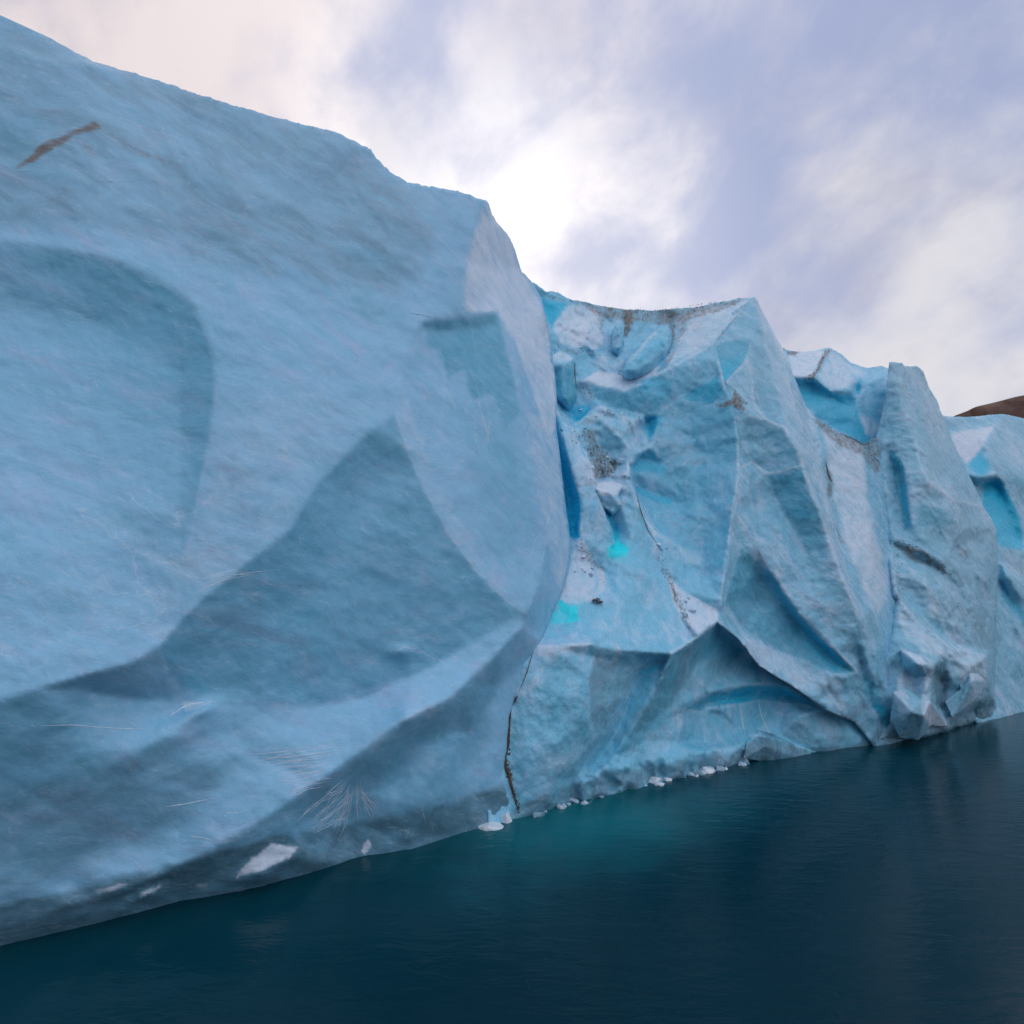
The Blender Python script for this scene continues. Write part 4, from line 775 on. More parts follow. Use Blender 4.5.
# ------------------------------------------------------------------ F: the last ice wall at the right edge
outF = [(925, 410), (945, 416), (970, 417), (1002, 414), (1030, 419), (1080, 420), (1180, 430), (1180, 690), bot(1150), bot(1024), bot(985), (965, 700), (960, 600), (940, 500)]
crF = [
    [(925, 410, 11), (945, 416, 10.5), (970, 417, 10), (1002, 414, 8.5), (1030, 419, 8), (1080, 420, 8), (1180, 430, 9)],
    [(1002, 414, 8.5), (995, 430, 7.4), (985, 446, 6.6), (990, 455, 6.0), (1010, 470, 5.0), (1030, 480, 4.4)],
    [(940, 440, 10.2), (955, 430, 9.6), (975, 428, 8.8), (995, 426, 7.8)],
    [(950, 455, 8.2), (965, 462, 7.4), (980, 455, 7.0)], [(960, 470, 7.0), (975, 478, 5.8), (995, 476, 5.0), (1008, 480, 4.8)],
    [(980, 490, 7.2), (984, 505, 6.3), (1000, 532, 4.7), (1016, 545, 3.8)], [(988, 482, 6.2), (998, 486, 6.0), (1010, 515, 5.0), (1020, 540, 4.2)], [(1003, 484, 5.0), (1018, 515, 4.4), (1032, 548, 3.6)],
    [(984, 509, 5.0), (1001, 537, 3.8), (1024, 552, 3.0), (1060, 566, 2.6)], [(985, 545, 4.6), (1000, 560, 3.4), (1040, 590, 2.4)], [(1000, 580, 3.2), (1010, 600, 2.4), (1030, 640, 1.2)],
    [(1006, 575, 1.8), (1024, 600, 1.2), (1050, 620, .8)], [(1180, 550, 3)], 
    [(x, wy(x), .2) for x in (985, 1024, 1150)], [(x, wy(x) + 14, .3) for x in (985, 1024, 1150)],
]
crF = [c if len([p for p in c if p != 'soft']) > 1 else [(1180, 550, 3), (1170, 600, 2)] for c in crF]
paintF = [('pale', [(950, 434), (970, 430), (994, 425), (978, 452), (966, 463), (952, 446)], 3, .95),
          ('vivid', [(968, 463), (981, 452), (990, 470), (980, 477), (970, 470)], 3, .55), ('vivid', [(984, 484), (1000, 482), (1018, 515), (1024, 550), (1000, 545), (984, 525)], 2.3, .85),
          ('clear', [(945, 418), (1000, 416), (975, 427), (945, 432)], 4, .4), ('vivid', [(1010, 476), (1030, 478), (1030, 492), (1018, 486)], 3, .3),
          ('vivid', [(998, 572), (1008, 590), (1030, 618), (1030, 632), (1004, 600)], 3, .4), ('pale', [(1000, 430), (1060, 430), (1060, 470), (995, 462)], 10, .2),
          ('pale', [(1000, 548), (1030, 556), (1030, 590), (1004, 574)], 6, .4), ('clear', [(1000, 640), (1030, 650), (1030, 700), (1002, 700)], 10, .3)]
Fs = Sheet('far_ice_wall', outF, crF, M_serac, back=20, st=2.4, rough=.4, nscale=.3, paint=paintF, soft=2.0, hard=.36, scallop=.08, scdir=-60, fine=.05, shatter=[([(900, 400), (1200, 400), (1200, 730), (900, 730)], 5, .5, 3.4)], bdir=1040, streak=(-60, .1),
           jitter=.8, jit_test=lambda x, y: y < 425)
tag(Fs.obj, 'farthest ice wall at the right edge with snow patch and vivid blue cave', 'ice wall')

# ------------------------------------------------------------------ loose blocks perched in the icefall
def block(name, outline, creases, label, paint, back=3, mat=None, **kw):
    b = Sheet(name, outline, creases, mat or M_fall, back=back, st=1.8, rough=.3, nscale=.6, paint=paint, soft=1.0, hard=.32, scallop=.0, shatter=[([(400, 200), (800, 200), (800, 700), (400, 700)], 5, .35, 1.5)], crumple=.05, jitter=.9, sharp=True, flat=1.0, **kw)
    tag(b.obj, label, 'ice block'); return b
b1o = [(622, 370), (627, 358), (640, 344), (654, 332), (667, 325), (672, 332), (671, 346), (664, 357), (655, 367), (644, 373), (635, 376), (626, 375)]
block('ice_block', b1o, [[(x, y, o) for (x, y), o in zip(b1o, [10.6, 11.2, 11.6, 12, 12, 11.6, 11, 10.6, 10.2, 9.9, 9.9, 10.2])],
      [(628, 370, 9.6), (640, 354, 9.9), (655, 343, 10.3), (668, 338, 10.6)], [(636, 372, 9.4), (652, 360, 9.7), (666, 350, 10.2)]],
      'long tilted pale blue ice block lying on the slope under the dirty rim',
      [('vivid', [(640, 344), (664, 336), (668, 345), (648, 362), (634, 372), (626, 362)], 4, .34), ('pale', [(622, 364), (650, 332), (664, 326), (650, 342), (630, 362)], 2, .5)])
b2o = [(551, 356), (560, 350), (568, 354), (574, 358), (574, 383), (577, 396), (569, 406), (562, 402), (556, 396), (552, 380)]
block('ice_block', b2o, [[(x, y, o) for (x, y), o in zip(b2o, [12.4, 13, 12.8, 12.2, 11.4, 11, 10.8, 11, 11.2, 11.6])], [(553, 364, 11.2), (562, 365, 10.8), (573, 361, 11.4)], [(562, 365, 10.8), (564, 385, 10.4), (566, 400, 10.4)]],
      'upright blue ice block standing against the cliff edge above the crevasse', [('pale', [(550, 349), (576, 352), (574, 361), (562, 364), (551, 363)], 2.3, .6), ('clear', [(552, 372), (575, 368), (578, 398), (568, 408), (555, 398)], 5, .7)])
b3o = [(612, 330), (618, 324), (624, 328), (624, 342), (618, 354), (612, 348)]
block('ice_block', b3o, [[(x, y, o) for (x, y), o in zip(b3o, [13, 13, 12.8, 12.2, 12, 12.4])], [(618, 328, 12.2), (619, 350, 11.4)]],
      'small upright bluish ice block close under the dirty icefall rim', [('clear', b3o, 2, .35)])
b5o = [(594, 484), (604, 480), (624, 484), (618, 494), (622, 505), (612, 512), (602, 506)]
block('ice_block', b5o, [[(x, y, o) for (x, y), o in zip(b5o, [6.6, 7.2, 6.8, 5.6, 4.9, 4.9, 5.4])], [(598, 490, 5.6), (612, 494, 5.0), (618, 494, 5.2)]],
      'flat topped white ice block at the foot of the grey rubble gully', [('pale', [(592, 482), (626, 482), (616, 496), (600, 494)], 2, .95)])

# angular spurs at the foot of the pillar and a dark boulder of ice under the arch: part of the ice they grow from
def spur(parent, mat, outline, creases, paint, label):
    b = Sheet('ice_spur', outline, creases, mat, back=3, st=1.5, rough=.12, nscale=.8, paint=paint, soft=.8, hard=.3, flat=1.0, sharp=True, jitter=.5, parent=parent)
    b.obj['label'] = label
def ring(o, vals): return [(x, y, v) for (x, y), v in zip(o + [o[0]], list(vals) + [vals[0]])]
q = [(901, 650), (921, 655), (934, 665), (930, 681), (915, 678), (903, 668)]
spur(E.obj, M_pillar, q, [ring(q, [-.6, -1.3, -2.0, -1.5, -1.0, -.7]), [(901, 650, -.6), (918, 664, -2.3), (930, 681, -1.5)], [(918, 664, -2.3), (934, 665, -2.0)]], [('pale', [(901, 650), (921, 655), (934, 665), (918, 664)], 1.5, .6), ('glass_shade', [(903, 668), (918, 664), (930, 681), (915, 678)], 1.5, .45)], 'small angular spur of pale ice')
q = [(893, 692), (906, 688), (921, 700), (930, 702), (948, 727), (931, 726), (919, 740), (900, 738), (890, 720)]
spur(E.obj, M_pillar, q, [ring(q, [-1.0, -1.2, -2.0, -2.6, -1.4, -1.5, -1.4, -1.0, -.8]), [(906, 688, -1.2), (912, 712, -2.5), (919, 740, -1.4)], [(921, 700, -2.0), (924, 716, -2.6), (931, 726, -1.5)], [(912, 712, -2.5), (921, 700, -2.0)]], [('pale', [(921, 700), (930, 702), (948, 727), (931, 726), (924, 716)], 1.5, .7), ('pale', [(893, 692), (906, 688), (912, 712), (900, 725)], 2, .5), ('glass_shade', [(912, 712), (921, 702), (924, 716), (919, 738)], 1.5, .4)], 'wedge of pale ice overhanging the water')
q = [(949, 661), (968, 663), (986, 657), (991, 680), (976, 701), (952, 718), (945, 702), (961, 689)]
spur(E.obj, M_pillar, q, [ring(q, [-1.0, -1.6, -1.5, -1.6, -2.0, -1.3, -1.0, -1.7]), [(968, 663, -1.6), (972, 682, -2.6), (952, 718, -1.3)], [(972, 682, -2.6), (991, 680, -1.6)], [(961, 689, -1.7), (972, 682, -2.6)]], [('pale', [(968, 663), (986, 657), (991, 680), (972, 682)], 1.5, .6), ('pale', [(972, 684), (988, 682), (974, 701), (955, 714)], 1.5, .45), ('glass_shade', [(949, 662), (967, 665), (971, 681), (961, 688)], 2, .4)], 'blocky spur of pale ice')
q = [(743, 759), (747, 743), (756, 734), (772, 738), (795, 745), (816, 752), (800, 759), (770, 762)]
spur(B.obj, M_fall, q, [ring(q, [-.2, .2, .4, .1, .1, .1, -.3, -.4]), [(747, 743, .2), (765, 746, -.7), (800, 759, -.3)], [(765, 746, -.7), (772, 738, .1)], [(743, 759, -.2), (765, 746, -.7)]], [('glass_shade', [(740, 762), (747, 743), (756, 734), (772, 738), (816, 752), (800, 760)], 2, .8)], 'dark glassy lump of ice at the waterline')

# ------------------------------------------------------------------ parts laid on the ice skins
def tubes(name, sheet, lines, mat, parent, w=1.0, proud=.0, label=None):
    """thin raised veins: each line is (points in pixels, width in px)"""
    V, Fc = [], []
    for pts, wpx in lines:
        q = spline([p for p in pts], 2.5); n = len(q)
        P = sheet.pos(q[:, 0], q[:, 1], proud); Y = np.linalg.norm(P - CAM, axis=1)
        for i in range(n):
            a, b = P[max(i - 1, 0)], P[min(i + 1, n - 1)]; t = (b - a); t = t / (np.linalg.norm(t) + 1e-9)
            nn = CAM - P[i]; nn /= np.linalg.norm(nn); sd = np.cross(t, nn); sd /= np.linalg.norm(sd) + 1e-9
            tap = min(1, .25 + 3 * min(i, n - 1 - i) / n); r = .33 * wpx * w * Y[i] / F * tap * random.uniform(.75, 1.25)
            for k in range(6):
                an = k * math.pi / 3; V.append(P[i] + sd * r * math.cos(an) + nn * r * .55 * math.sin(an))
            if i:
                o = len(V) - 12
                for k in range(6): Fc.append((o + k, o + (k + 1) % 6, o + 6 + (k + 1) % 6, o + 6 + k))
    me = mesh_of(name, V, Fc); o = link(name, me, mat, parent)
    if label: o['label'] = label
    return o

def vein_set(sheet, lines, mat, parent, proud):
    for l in lines: tubes('fracture_vein', sheet, [l], mat, parent, proud=proud)
def rnd_line(x0, y0, x1, y1, wob=2.0, n=5):
    return [(x0 + (x1 - x0) * i / n + random.uniform(-wob, wob) * (0 < i < n), y0 + (y1 - y0) * i / n + random.uniform(-wob, wob) * (0 < i < n)) for i in range(n + 1)]
L = []
for i in range(24):     # upper scratch fan
    t = i / 23; L.append((rnd_line(248 + 48 * t + random.uniform(-6, 6), 752 + 44 * t, 350 - 30 * t + random.uniform(-8, 8), 742 + 44 * t, 1.6), random.uniform(.35, .7)))
for i in range(9): L.append((rnd_line(285 + random.uniform(-8, 8), 752 + 4 * i, 340 - 4 * i + random.uniform(-8, 8), 746 + 5 * i, 1.6), random.uniform(.3, .6)))
for i in range(34):     # lower fan
    a = random.uniform(-1, 1); L.append((rnd_line(352 + 9 * a, 778 + random.uniform(0, 16), 338 + 40 * a + random.uniform(-6, 6), 836 - 18 * abs(a) + random.uniform(-12, 4), 1.8), random.uniform(.35, .75)))
for i in range(6): L.append((rnd_line(312, 824 + 2 * i, 345 + random.uniform(-8, 8), 795 + 5 * i, 1.5), random.uniform(.3, .6)))
tag(tubes('scratch_fan', A, L, M_line, A.obj, proud=.004), 'fans of fine white hairline scratches', kind='stuff')
L = [([(40, 726), (70, 725), (110, 728), (160, 730)], .9), ([(170, 716), (185, 706), (200, 703), (214, 702)], 1.6), ([(172, 714), (190, 704), (213, 701)], 1.2),
      ([(165, 807), (185, 804), (215, 798)], 1.0), ([(192, 598), (205, 588), (225, 580), (250, 575)], .8), ([(200, 590), (222, 576), (250, 574), (258, 576)], .7), ([(215, 583), (240, 574), (282, 569)], .6),
      ([(258, 577), (268, 584), (276, 586)], .5), ([(190, 836), (203, 838), (214, 841)], .8), ([(393, 655), (403, 647), (415, 649), (420, 654)], .9),
      ([(60, 528), (95, 520), (125, 512)], .5), ([(50, 530), (90, 526), (130, 510)], .4),
      
      ([(208, 437), (214, 436)], .7), ([(207, 447), (215, 446)], .7), ([(204, 460), (212, 459)], .6), ([(478, 400), (486, 430), (492, 455)], .8), ([(470, 370), (480, 398), (478, 410)], .7),
      ([(500, 600), (494, 575), (490, 545)], .5), ([(535, 520), (545, 545), (540, 570)], .5),
      ([(420, 800), (426, 825)], .5), ([(552, 505), (546, 528), (535, 540), (530, 560)], .45)]
vein_set(A, L, M_line, A.obj, .004)
LB = [([(758, 700), (762, 718), (773, 740)], 1.2), ([(740, 704), (742, 720), (745, 735)], 1.0), ([(772, 716), (778, 712), (788, 716)], .6), ([(516, 692), (530, 672), (543, 668), (536, 684), (520, 694)], .7),
      ([(524, 690), (544, 668)], .8), ([(508, 716), (511, 730), (509, 745)], .6), ([(650, 728), (660, 740), (668, 748)], .6), ([(640, 720), (650, 735), (655, 752)], .5)]
vein_set(B, LB, M_line, B.obj, .01)
LC = [([(804, 662), (812, 675), (820, 688)], .8), ([(800, 668), (806, 678)], .6), ([(739, 520), (746, 530), (760, 552), (770, 570)], .8), ([(738, 475), (737, 500), (733, 520)], .7), ([(752, 378), (756, 392), (762, 410)], .8)]
vein_set(C_, LC, M_line, C_.obj, .01)

# dirt seam in the crack between cliff and icefall
def seams(name, sheet, lines, proud, label=None):
    for l in lines: tubes(name, sheet, [l], M_dirt, sheet.obj, proud=proud, label=label)
seams('dirt_seam', B, [([(518, 696), (511, 706), (509, 725), (508, 745), (505, 756), (506, 768), (509, 776), (513, 792), (518, 810)], 4.4)], .09, 'brown dirt packed in the crack')
seams('dirt_seam', B, [([(534, 648), (527, 672), (518, 694)], 1.1), ([(566, 574), (558, 598), (551, 618)], 1.4), ([(636, 488), (640, 508), (648, 530), (660, 548)], 1.1), ([(575, 362), (575, 376), (577, 390)], 1.2)], .06)
seams('dirt_seam', C_, [([(840, 433), (856, 440), (864, 445), (870, 441), (876, 437)], .9), ([(826, 462), (828, 474), (832, 482)], 1.2)], .05)
seams('crack', A, [([(408, 313), (425, 316), (438, 319)], 1.0), ([(72, 179), (110, 182), (158, 182)], .6), ([(0, 168), (20, 172), (40, 171)], .5)], -.01)

# stones
def rock_bm(bm, c, r, sq=.7):
    pts = [bm.verts.new(Vector(c) + Vector((random.gauss(0, 1), random.gauss(0, 1), random.gauss(0, 1) * sq)).normalized() * r * random.uniform(.7, 1.15)) for _ in range(9)]
    res = bmesh.ops.convex_hull(bm, input=pts)
    bmesh.ops.delete(bm, geom=[v for v in pts if v.is_valid and not v.link_faces], context='VERTS')
def stones(name, sheet, spots, mat, parent, label, lower=0.0):
    bm = bmesh.new()
    for (x, y, rp) in spots:
        P = sheet.pos(np.array([x]), np.array([y + lower]), .0)[0]; d = np.linalg.norm(P - CAM); rock_bm(bm, P, rp * d / F)
    me = bpy.data.meshes.new(name); bm.to_mesh(me); bm.free(); o = link(name, me, mat, parent); o['kind'] = 'stuff'; o['label'] = label
def along(pts, n, spread, r0, r1):
    q = spline(pts, 1.5); return [(q[i][0] + random.gauss(0, spread), q[i][1] + random.gauss(0, spread) , random.uniform(r0, r1) ** 1) for i in (random.randrange(len(q)) for _ in range(n))]
M_grit = plain('grey grit', (.10, .085, .08), (.26, .24, .24), 3, .9, .6)
stones('rubble', B, along([(582, 434), (594, 450), (603, 470), (612, 462), (618, 474)], 150, 4.5, .35, 1.3) + along([(600, 478), (608, 460)], 40, 4, .4, 1.3), M_grit, B.obj, 'grey rubble in the gully')
stones('rubble', B, along([(576, 545), (590, 556), (603, 575), (612, 588)], 70, 3.5, .25, .8) + along([(664, 570), (674, 590), (684, 612), (690, 624)], 90, 2.2, .25, .9) +
       along([(658, 556), (672, 562)], 25, 2, .25, .7), M_grit, B.obj, 'dark grit lying on the white ledges')
stones('seam_gravel', B, along([(516, 698), (511, 708), (509, 730), (507, 748)], 70, .8, .4, 1.2) + along([(507, 748), (505, 757), (507, 768), (510, 776)], 70, 1.7, .5, 1.7) + along([(510, 776), (514, 792), (519, 812)], 60, .9, .4, 1.3), M_dirt, B.obj, 'brown gravel in the crack')
stones('rim_grit', B, along([(548, 294), (570, 299), (620, 308), (650, 309), (690, 304), (740, 299)], 200, .8, .2, .6) + along([(606, 408), (630, 413), (640, 417)], 40, 1.5, .3, .7) +
       along([(556, 368), (578, 385), (600, 400)], 40, 2.5, .3, .9) + along([(625, 315), (626, 330), (622, 340)], 30, 2, .3, .8), M_dirt, B.obj, 'dark grit along the icefall rim', 1.8)
stones('rim_grit', E, along([(895, 542), (915, 548), (935, 562), (948, 576)], 130, 2.2, .25, .75) + along([(930, 596), (970, 615), (988, 640)], 60, 6, .2, .55) + along([(898, 548), (900, 575), (903, 600)], 25, 1.5, .25, .7), M_grit, E.obj, 'grey grit on the ledges')
stones('rim_grit', C_, along([(810, 418), (850, 440), (868, 446), (876, 470)], 70, 1.8, .25, .7) + along([(728, 402), (742, 398), (746, 404)], 30, 1.5, .3, .8), M_dirt, C_.obj, 'dark grit along the serac rim')
stones('rim_grit', D, along([(783, 350), (790, 352), (797, 353)], 25, 1.0, .3, .8) + along([(826, 350), (816, 370), (806, 379)], 40, .8, .25, .6), M_dirt, D.obj, 'dark grit on the block edge')
bmr = bmesh.new(); P = B.pos(np.array([598.]), np.array([601.]), .25)[0]
for dx in (-.2, .0, .2): rock_bm(bmr, P + wd * dx * 1.3, .24, .5)
me = bpy.data.meshes.new('stone'); bmr.to_mesh(me); bmr.free()
tag(link('stone', me, M_grit), 'single dark grey stone lying on the white ice ledge of the icefall', 'stone')

# ------------------------------------------------------------------ broken blocks lying in the icefall
rb = random.Random(11)
for i, (x0, y0, sx, sy, nn) in enumerate([(602, 462, 9, 12, 16), (618, 372, 14, 4, 6), (582, 352, 12, 3, 7), (598, 412, 16, 4, 6), (584, 570, 9, 14, 8), (688, 606, 6, 12, 6), (660, 548, 8, 4, 4)]):
    for k in range(nn):
        x, y = x0 + rb.gauss(0, sx * .6), y0 + rb.gauss(0, sy * .6); P = B.pos(np.array([x]), np.array([y]), .0)[0]; rad = rb.uniform(1.2, 1.8 + 2.6 * rb.random()) * np.linalg.norm(P - CAM) / F
        bm = bmesh.new(); random.seed(1000 + i * 50 + k); rock_bm(bm, (0, 0, 0), rad, .75); me = bpy.data.meshes.new('ice_block'); bm.to_mesh(me); bm.free()
        o = link('ice_block', me, (M_mid, M_chunk, M_mid)[k % 3]); o.location = P; tag(o, 'small broken ice block lying loose among the rubble and ledges of the icefall', 'ice block', 'broken ice blocks in the icefall')
# ------------------------------------------------------------------ ice chunks along the waterline
def chunk(name, px, py, wpx, hpx, label, group=None, mat=None, deep=1.0, seed=0, fwd=0.0):
    r = random.Random(seed * 77 + int(px)); P = on_water(np.array(px), np.array(py)); d = np.linalg.norm(P - CAM)
    w, h = wpx * d / F, hpx * d / F; bm = bmesh.new(); pts = []
    for i in range(16):
        a = r.uniform(0, 6.283); e = r.uniform(-.5, 1) ; k = math.sqrt(max(0, 1 - .5 * abs(e)))
        pts.append(bm.verts.new((math.cos(a) * w * .5 * k * r.uniform(.7, 1), math.sin(a) * w * .4 * deep * k * r.uniform(.7, 1), h * e * r.uniform(.7, 1))))
    bmesh.ops.convex_hull(bm, input=pts)
    bmesh.ops.delete(bm, geom=[v for v in bm.verts if not v.link_faces], context='VERTS')
    bmesh.ops.bevel(bm, geom=bm.edges[:], offset=w * .025, segments=1, affect='EDGES')
    me = bpy.data.meshes.new(name); bm.to_mesh(me); bm.free()
    o = link(name, me, mat or M_chunk); P = P + nout * r.uniform(.0, .9) * fwd; o.location = P - np.array([0, 0, h * .2]); o.rotation_euler = (r.uniform(-.3, .3), r.uniform(-.3, .3), r.uniform(0, 6))
    return tag(o, label, 'ice chunk', group)
chunk('ice_chunk', 490, 826, 40, 10, 'flat white ice chunk afloat at the foot of the cliff, left of the dirt seam', mat=M_chunk, seed=1)
chunk('ice_chunk', 504, 821, 22, 14, 'jagged white ice chunk afloat just left of the dirt seam', seed=2)
chunk('ice_chunk', 528, 813, 18, 9, 'white ice chunk right of the foot of the dirt seam', seed=3)
chunk('ice_chunk', 601, 793, 14, 12, 'blocky white ice chunk below the dark notch in the lower icefall', seed=4)
G = 'ice chunks along the waterline'
rr = random.Random(5); spots = []
for i in range(48):
    x = rr.choice([rr.uniform(536, 600), rr.uniform(610, 742), rr.uniform(645, 742)]); k = rr.random() ** 1.8
    x = x if rr.random() < .3 else rr.choice([575, 598, 652, 664, 690, 702, 722, 738]) + rr.gauss(0, 5)
    spots.append((x, wy(x) + rr.uniform(-3.5, 1.0), 3 + 17 * k, 1.6 + 6 * k * rr.uniform(.4, 1.2)))
for i, (x, y, w_, h_) in enumerate(spots):
    chunk('ice_chunk', x, y, w_, h_, 'small ice chunk in the crowded row along the waterline below the lower icefall', G, (M_clearchunk, M_mid, M_chunk)[i % 3], seed=10 + i, fwd=.5)

# ------------------------------------------------------------------ setting: water, lake bed, hill
def grid_plane(name, x0, x1, y0, y1, z, mat, n=2):
    V = [(x0 + (x1 - x0) * i / n, y0 + (y1 - y0) * j / n, z) for j in range(n + 1) for i in range(n + 1)]
    Fc = [(j * (n + 1) + i, j * (n + 1) + i + 1, (j + 1) * (n + 1) + i + 1, (j + 1) * (n + 1) + i) for j in range(n) for i in range(n)]
    return link(name, mesh_of(name, V, Fc), mat)
mw = bpy.data.materials.new('lake water'); t = nt(mw); n = N(t)
pos = n('ShaderNodeNewGeometry').outputs['Position']
glow_c = on_water(np.array(575.), np.array(822.))
dist = n.vmath('DISTANCE', n.vmath('MULTIPLY', n.vmath('SUBTRACT', pos, tuple(glow_c)).outputs[0], (.55, 1.0, 1)).outputs[0], (0, 0, 0)).outputs['Value']
edge_n = n.noise(pos, .22, 4, .6)
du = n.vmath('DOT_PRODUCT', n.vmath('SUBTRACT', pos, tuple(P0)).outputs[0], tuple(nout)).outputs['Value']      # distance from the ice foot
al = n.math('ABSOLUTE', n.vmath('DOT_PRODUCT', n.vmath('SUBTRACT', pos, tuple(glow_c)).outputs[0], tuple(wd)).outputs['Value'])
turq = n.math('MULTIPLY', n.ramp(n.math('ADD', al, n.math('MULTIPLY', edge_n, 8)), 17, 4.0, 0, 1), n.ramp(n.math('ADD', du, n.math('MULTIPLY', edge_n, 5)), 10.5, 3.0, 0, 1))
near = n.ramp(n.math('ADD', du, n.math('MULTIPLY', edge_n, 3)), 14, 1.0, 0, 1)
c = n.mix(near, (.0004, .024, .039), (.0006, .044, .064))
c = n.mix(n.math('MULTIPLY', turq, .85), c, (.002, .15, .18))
rip = n('ShaderNodeMapping', {'Vector': pos, 'Rotation': (0, 0, R(28)), 'Scale': (.55, 1.5, 1)}).outputs[0]
h1 = n.noise(rip, .9, 4, .55, .6); h2 = n.noise(rip, 3.2, 3, .5, .4)
hh = n.math('ADD', h1, n.math('MULTIPLY', h2, .22))
gust = n.ramp(n.noise(pos, .06, 3, .5), .35, .65, .35, 1)
bp = n('ShaderNodeBump', {'Height': n.math('MULTIPLY', hh, gust), 'Strength': .26, 'Distance': .30}).outputs[0]
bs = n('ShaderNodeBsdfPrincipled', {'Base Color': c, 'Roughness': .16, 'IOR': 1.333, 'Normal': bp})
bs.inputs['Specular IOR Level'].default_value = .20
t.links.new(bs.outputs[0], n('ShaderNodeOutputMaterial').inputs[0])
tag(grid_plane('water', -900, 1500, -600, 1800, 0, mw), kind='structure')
tag(grid_plane('lake_bed', -900, 1500, -600, 1800, -30, plain('lake mud', (.04, .05, .05), (.07, .08, .08), .1)), kind='structure')

def hill():
    nx, ny = 150, 60; V, Fc = [], []
    prof = [(760, 470), (880, 430), (935, 420), (950, 414), (975, 404), (1000, 398), (1018, 393), (1030, 391), (1080, 372), (1160, 350), (1300, 330), (1500, 400), (1700, 480)]
    Yr = 420.0
    us = np.linspace(760, 1700, nx)
    for j in range(ny):
        f = j / (ny - 1)
        for i in range(nx):
            px = us[i]; ry = np.interp(px, [p[0] for p in prof], [p[1] for p in prof])
            d = dirs(px, ry); top = CAM + d * (Yr / d[1])
            s = 1 - abs(f - .5) * 2; Y = Yr + (f - .5) * 260
            V.append((top[0] * (1 + .0 * f), Y, -5 + (top[2] + 5) * s ** .9))
    V = np.array(V); k = fbm(V * .03, 5, .55); s = np.clip((V[:, 2] + 5) / 60, 0, 1); edge = np.repeat(1 - np.abs(np.linspace(-1, 1, ny)), nx)
    V[:, 2] += k * 7 * s * (.25 + .75 * np.minimum(1, (1 - edge) * 5)); V[:, 1] += k * 18 * s
    for j in range(ny - 1):
        for i in range(nx - 1): a = j * nx + i; Fc.append((a, a + 1, a + nx + 1, a + nx))
    return link('hill', mesh_of('hill', V, Fc), M_hill)
tag(hill(), kind='structure')

# ------------------------------------------------------------------ sky, sun
SUN_PX = (530, 215)
sd = dirs(*SUN_PX); sd /= np.linalg.norm(sd)
el, az = math.asin(sd[2]), math.atan2(sd[0], sd[1])
w = bpy.data.worlds.new('World'); S.world = w; w.use_nodes = True; t = w.node_tree; t.nodes.clear(); n = N(t)
sky = n('ShaderNodeTexSky', sky_type='NISHITA', sun_disc=False); sky.sun_elevation = el; sky.sun_rotation = az
D_ = n('ShaderNodeTexCoord').outputs['Generated']
D_ = n.vmath('NORMALIZE', D_).outputs[0]
sep = n('ShaderNodeSeparateXYZ', {0: D_})
dz = n.math('ADD', n.math('MAXIMUM', sep.outputs[2], 0.0), .22)
cv = n('ShaderNodeCombineXYZ', {0: n.math('DIVIDE', sep.outputs[0], dz), 1: n.math('DIVIDE', sep.outputs[1], dz), 2: 0.0}).outputs[0]
cm = n('ShaderNodeMapping', {'Vector': cv, 'Rotation': (0, 0, R(-38)), 'Scale': (1.0, .55, 1), 'Location': (1.3, .4, 2.0)}).outputs[0]
e1, e2 = (.90, .0, .43), (-.43, .0, .90)
dv = n('ShaderNodeCombineXYZ', {0: n.vmath('DOT_PRODUCT', D_, e1).outputs['Value'], 1: n.math('MULTIPLY', n.vmath('DOT_PRODUCT', D_, e2).outputs['Value'], 1.25), 2: sep.outputs[1]}).outputs[0]
n1 = n.noise(dv, 3.1, 7, .52, .15); n2 = n.noise(dv, 6.5, 8, .55, .2); n3 = n.noise(cv, .7, 3, .5)
def lobe(px, py, lo, hi):
    d = dirs(px, py); d /= np.linalg.norm(d)
    return n.ramp(n.vmath('DOT_PRODUCT', D_, tuple(d)).outputs['Value'], lo, hi)
cl = n.math('ADD', n.math('ADD', n.math('MULTIPLY', n.math('SUBTRACT', n1, .5), 2.1), n.math('MULTIPLY', n.math('SUBTRACT', n2, .5), 1.9)), .68)
cl = n.math('SUBTRACT', cl, n.math('MULTIPLY', lobe(860, 90, .88, .99), .40))
cl = n.math('SUBTRACT', cl, n.math('MULTIPLY', lobe(470, 90, .985, .999), .40))
cl = n.math('ADD', cl, n.math('MULTIPLY', lobe(60, 40, .80, .98), .15))
cl = n.math('ADD', cl, n.math('MULTIPLY', lobe(980, 310, .955, .995), .20))
clf = n.ramp(cl, -.25, 1.1)
blue = n.mix(.10, (.37, .43, .65), n.vmath('SCALE', sky.outputs[0]).outputs[0]); t.nodes[-1]
for nd in t.nodes:
    if nd.bl_idname == 'ShaderNodeVectorMath' and nd.operation == 'SCALE': nd.inputs['Scale'].default_value = .1
white = n.mix(lobe(200, 60, .55, .97), (.75, .74, .79), (.82, .735, .75))
nd = n.math('ADD', n.noise(n.vmath('ADD', dv, (3.1, 7.7, 1.3)).outputs[0], 4.6, 8, .55, .2), n.math('MULTIPLY', lobe(480, 100, .978, .999), .26))
white = n.mix(n.ramp(nd, .47, .72, 0, .8), white, (.46, .46, .58))
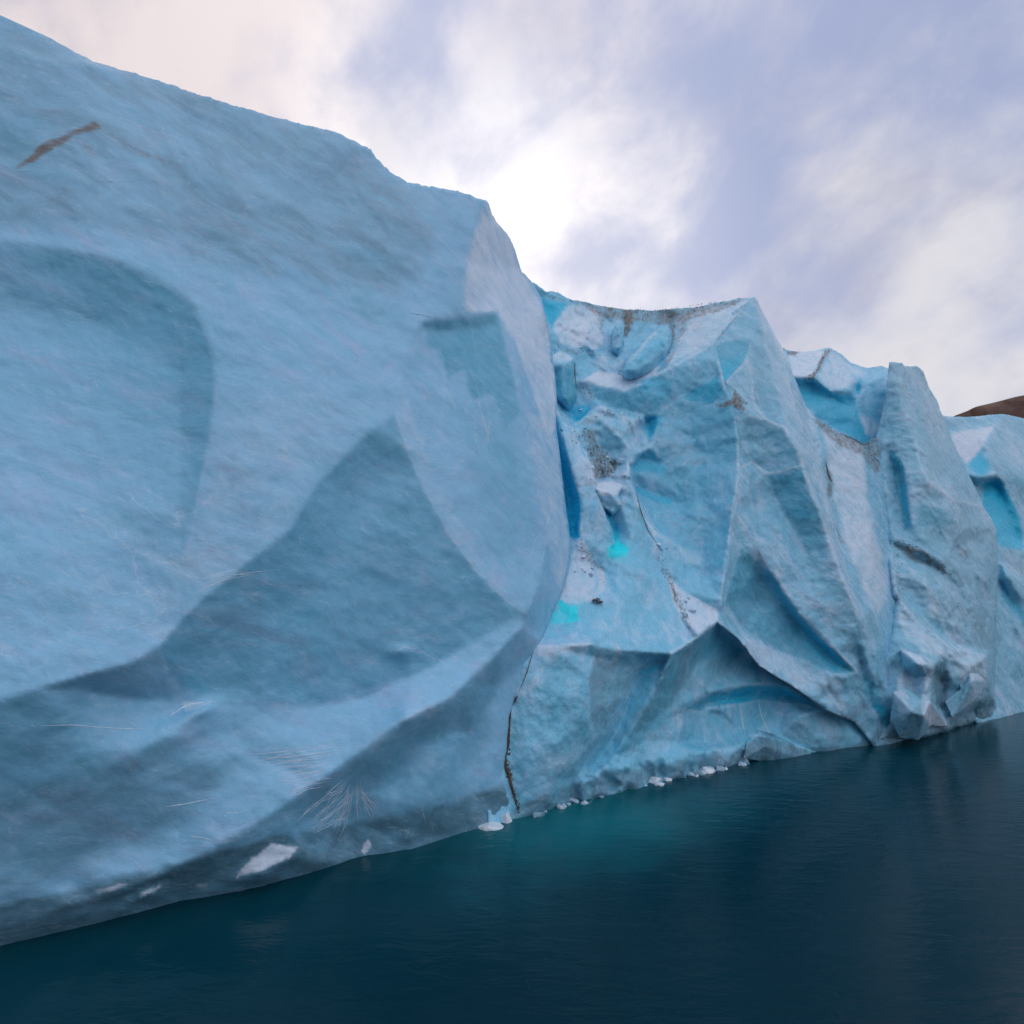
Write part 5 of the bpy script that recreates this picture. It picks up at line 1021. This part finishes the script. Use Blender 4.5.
cc = n.mix(clf, blue, white)
glow = n.math('ADD', n.math('ADD', n.math('MULTIPLY', lobe(560, 280, .945, 1.0), .62), n.math('MULTIPLY', lobe(430, 175, .965, 1.0), .44)), n.math('MULTIPLY', lobe(480, 210, .85, .995), .14))
glow = n.math('MULTIPLY', glow, n.ramp(clf, -.2, 1.0, .25, 1.15))
cc = n.vmath('ADD', cc, n.vmath('MULTIPLY', n('ShaderNodeCombineXYZ', {0: glow, 1: glow, 2: glow}).outputs[0], (.50, .47, .40)).outputs[0]).outputs[0]
# unseen sky behind the viewer, shaped brighter high and right to light the ice
behind = n.ramp(sep.outputs[1], .30, -.4, 0.0, 1.0)
side = n.ramp(sep.outputs[0], -.7, .7, .55, 1.30); high = n.ramp(sep.outputs[2], .05, .85, .74, 1.55)
bk = n.math('ADD', n.math('SUBTRACT', 1.0, behind), n.math('MULTIPLY', behind, n.math('MULTIPLY', side, high)))
bk = n.math('MULTIPLY', bk, n.ramp(sep.outputs[2], .62, .95, 1.0, 1.2))
cc = n.vmath('MULTIPLY', cc, n('ShaderNodeCombineXYZ', {0: bk, 1: bk, 2: bk}).outputs[0]).outputs[0]
bg = n('ShaderNodeBackground', {'Color': cc, 'Strength': 1.0})
t.links.new(bg.outputs[0], n('ShaderNodeOutputWorld').inputs[0])

sl = bpy.data.lights.new('sun', 'SUN'); sl.energy = 1.3; sl.angle = R(16); sl.color = (1, .93, .84)
so = bpy.data.objects.new('sun', sl); COL.objects.link(so); so.rotation_euler = Vector(-sd).to_track_quat('-Z', 'Y').to_euler(); so.location = (0, 0, 80)

cam = bpy.data.cameras.new('camera'); cam.sensor_width = 36; cam.lens = 36 * F / W; cam.clip_end = 5000; cam.clip_start = .1
co = bpy.data.objects.new('camera', cam); COL.objects.link(co); co.location = (0, 0, H); co.rotation_euler = (math.pi / 2 + PITCH, 0, 0)
S.camera = co
S.view_settings.view_transform = 'Standard'; S.view_settings.look = 'None'; S.view_settings.exposure = 0; S.view_settings.gamma = 1
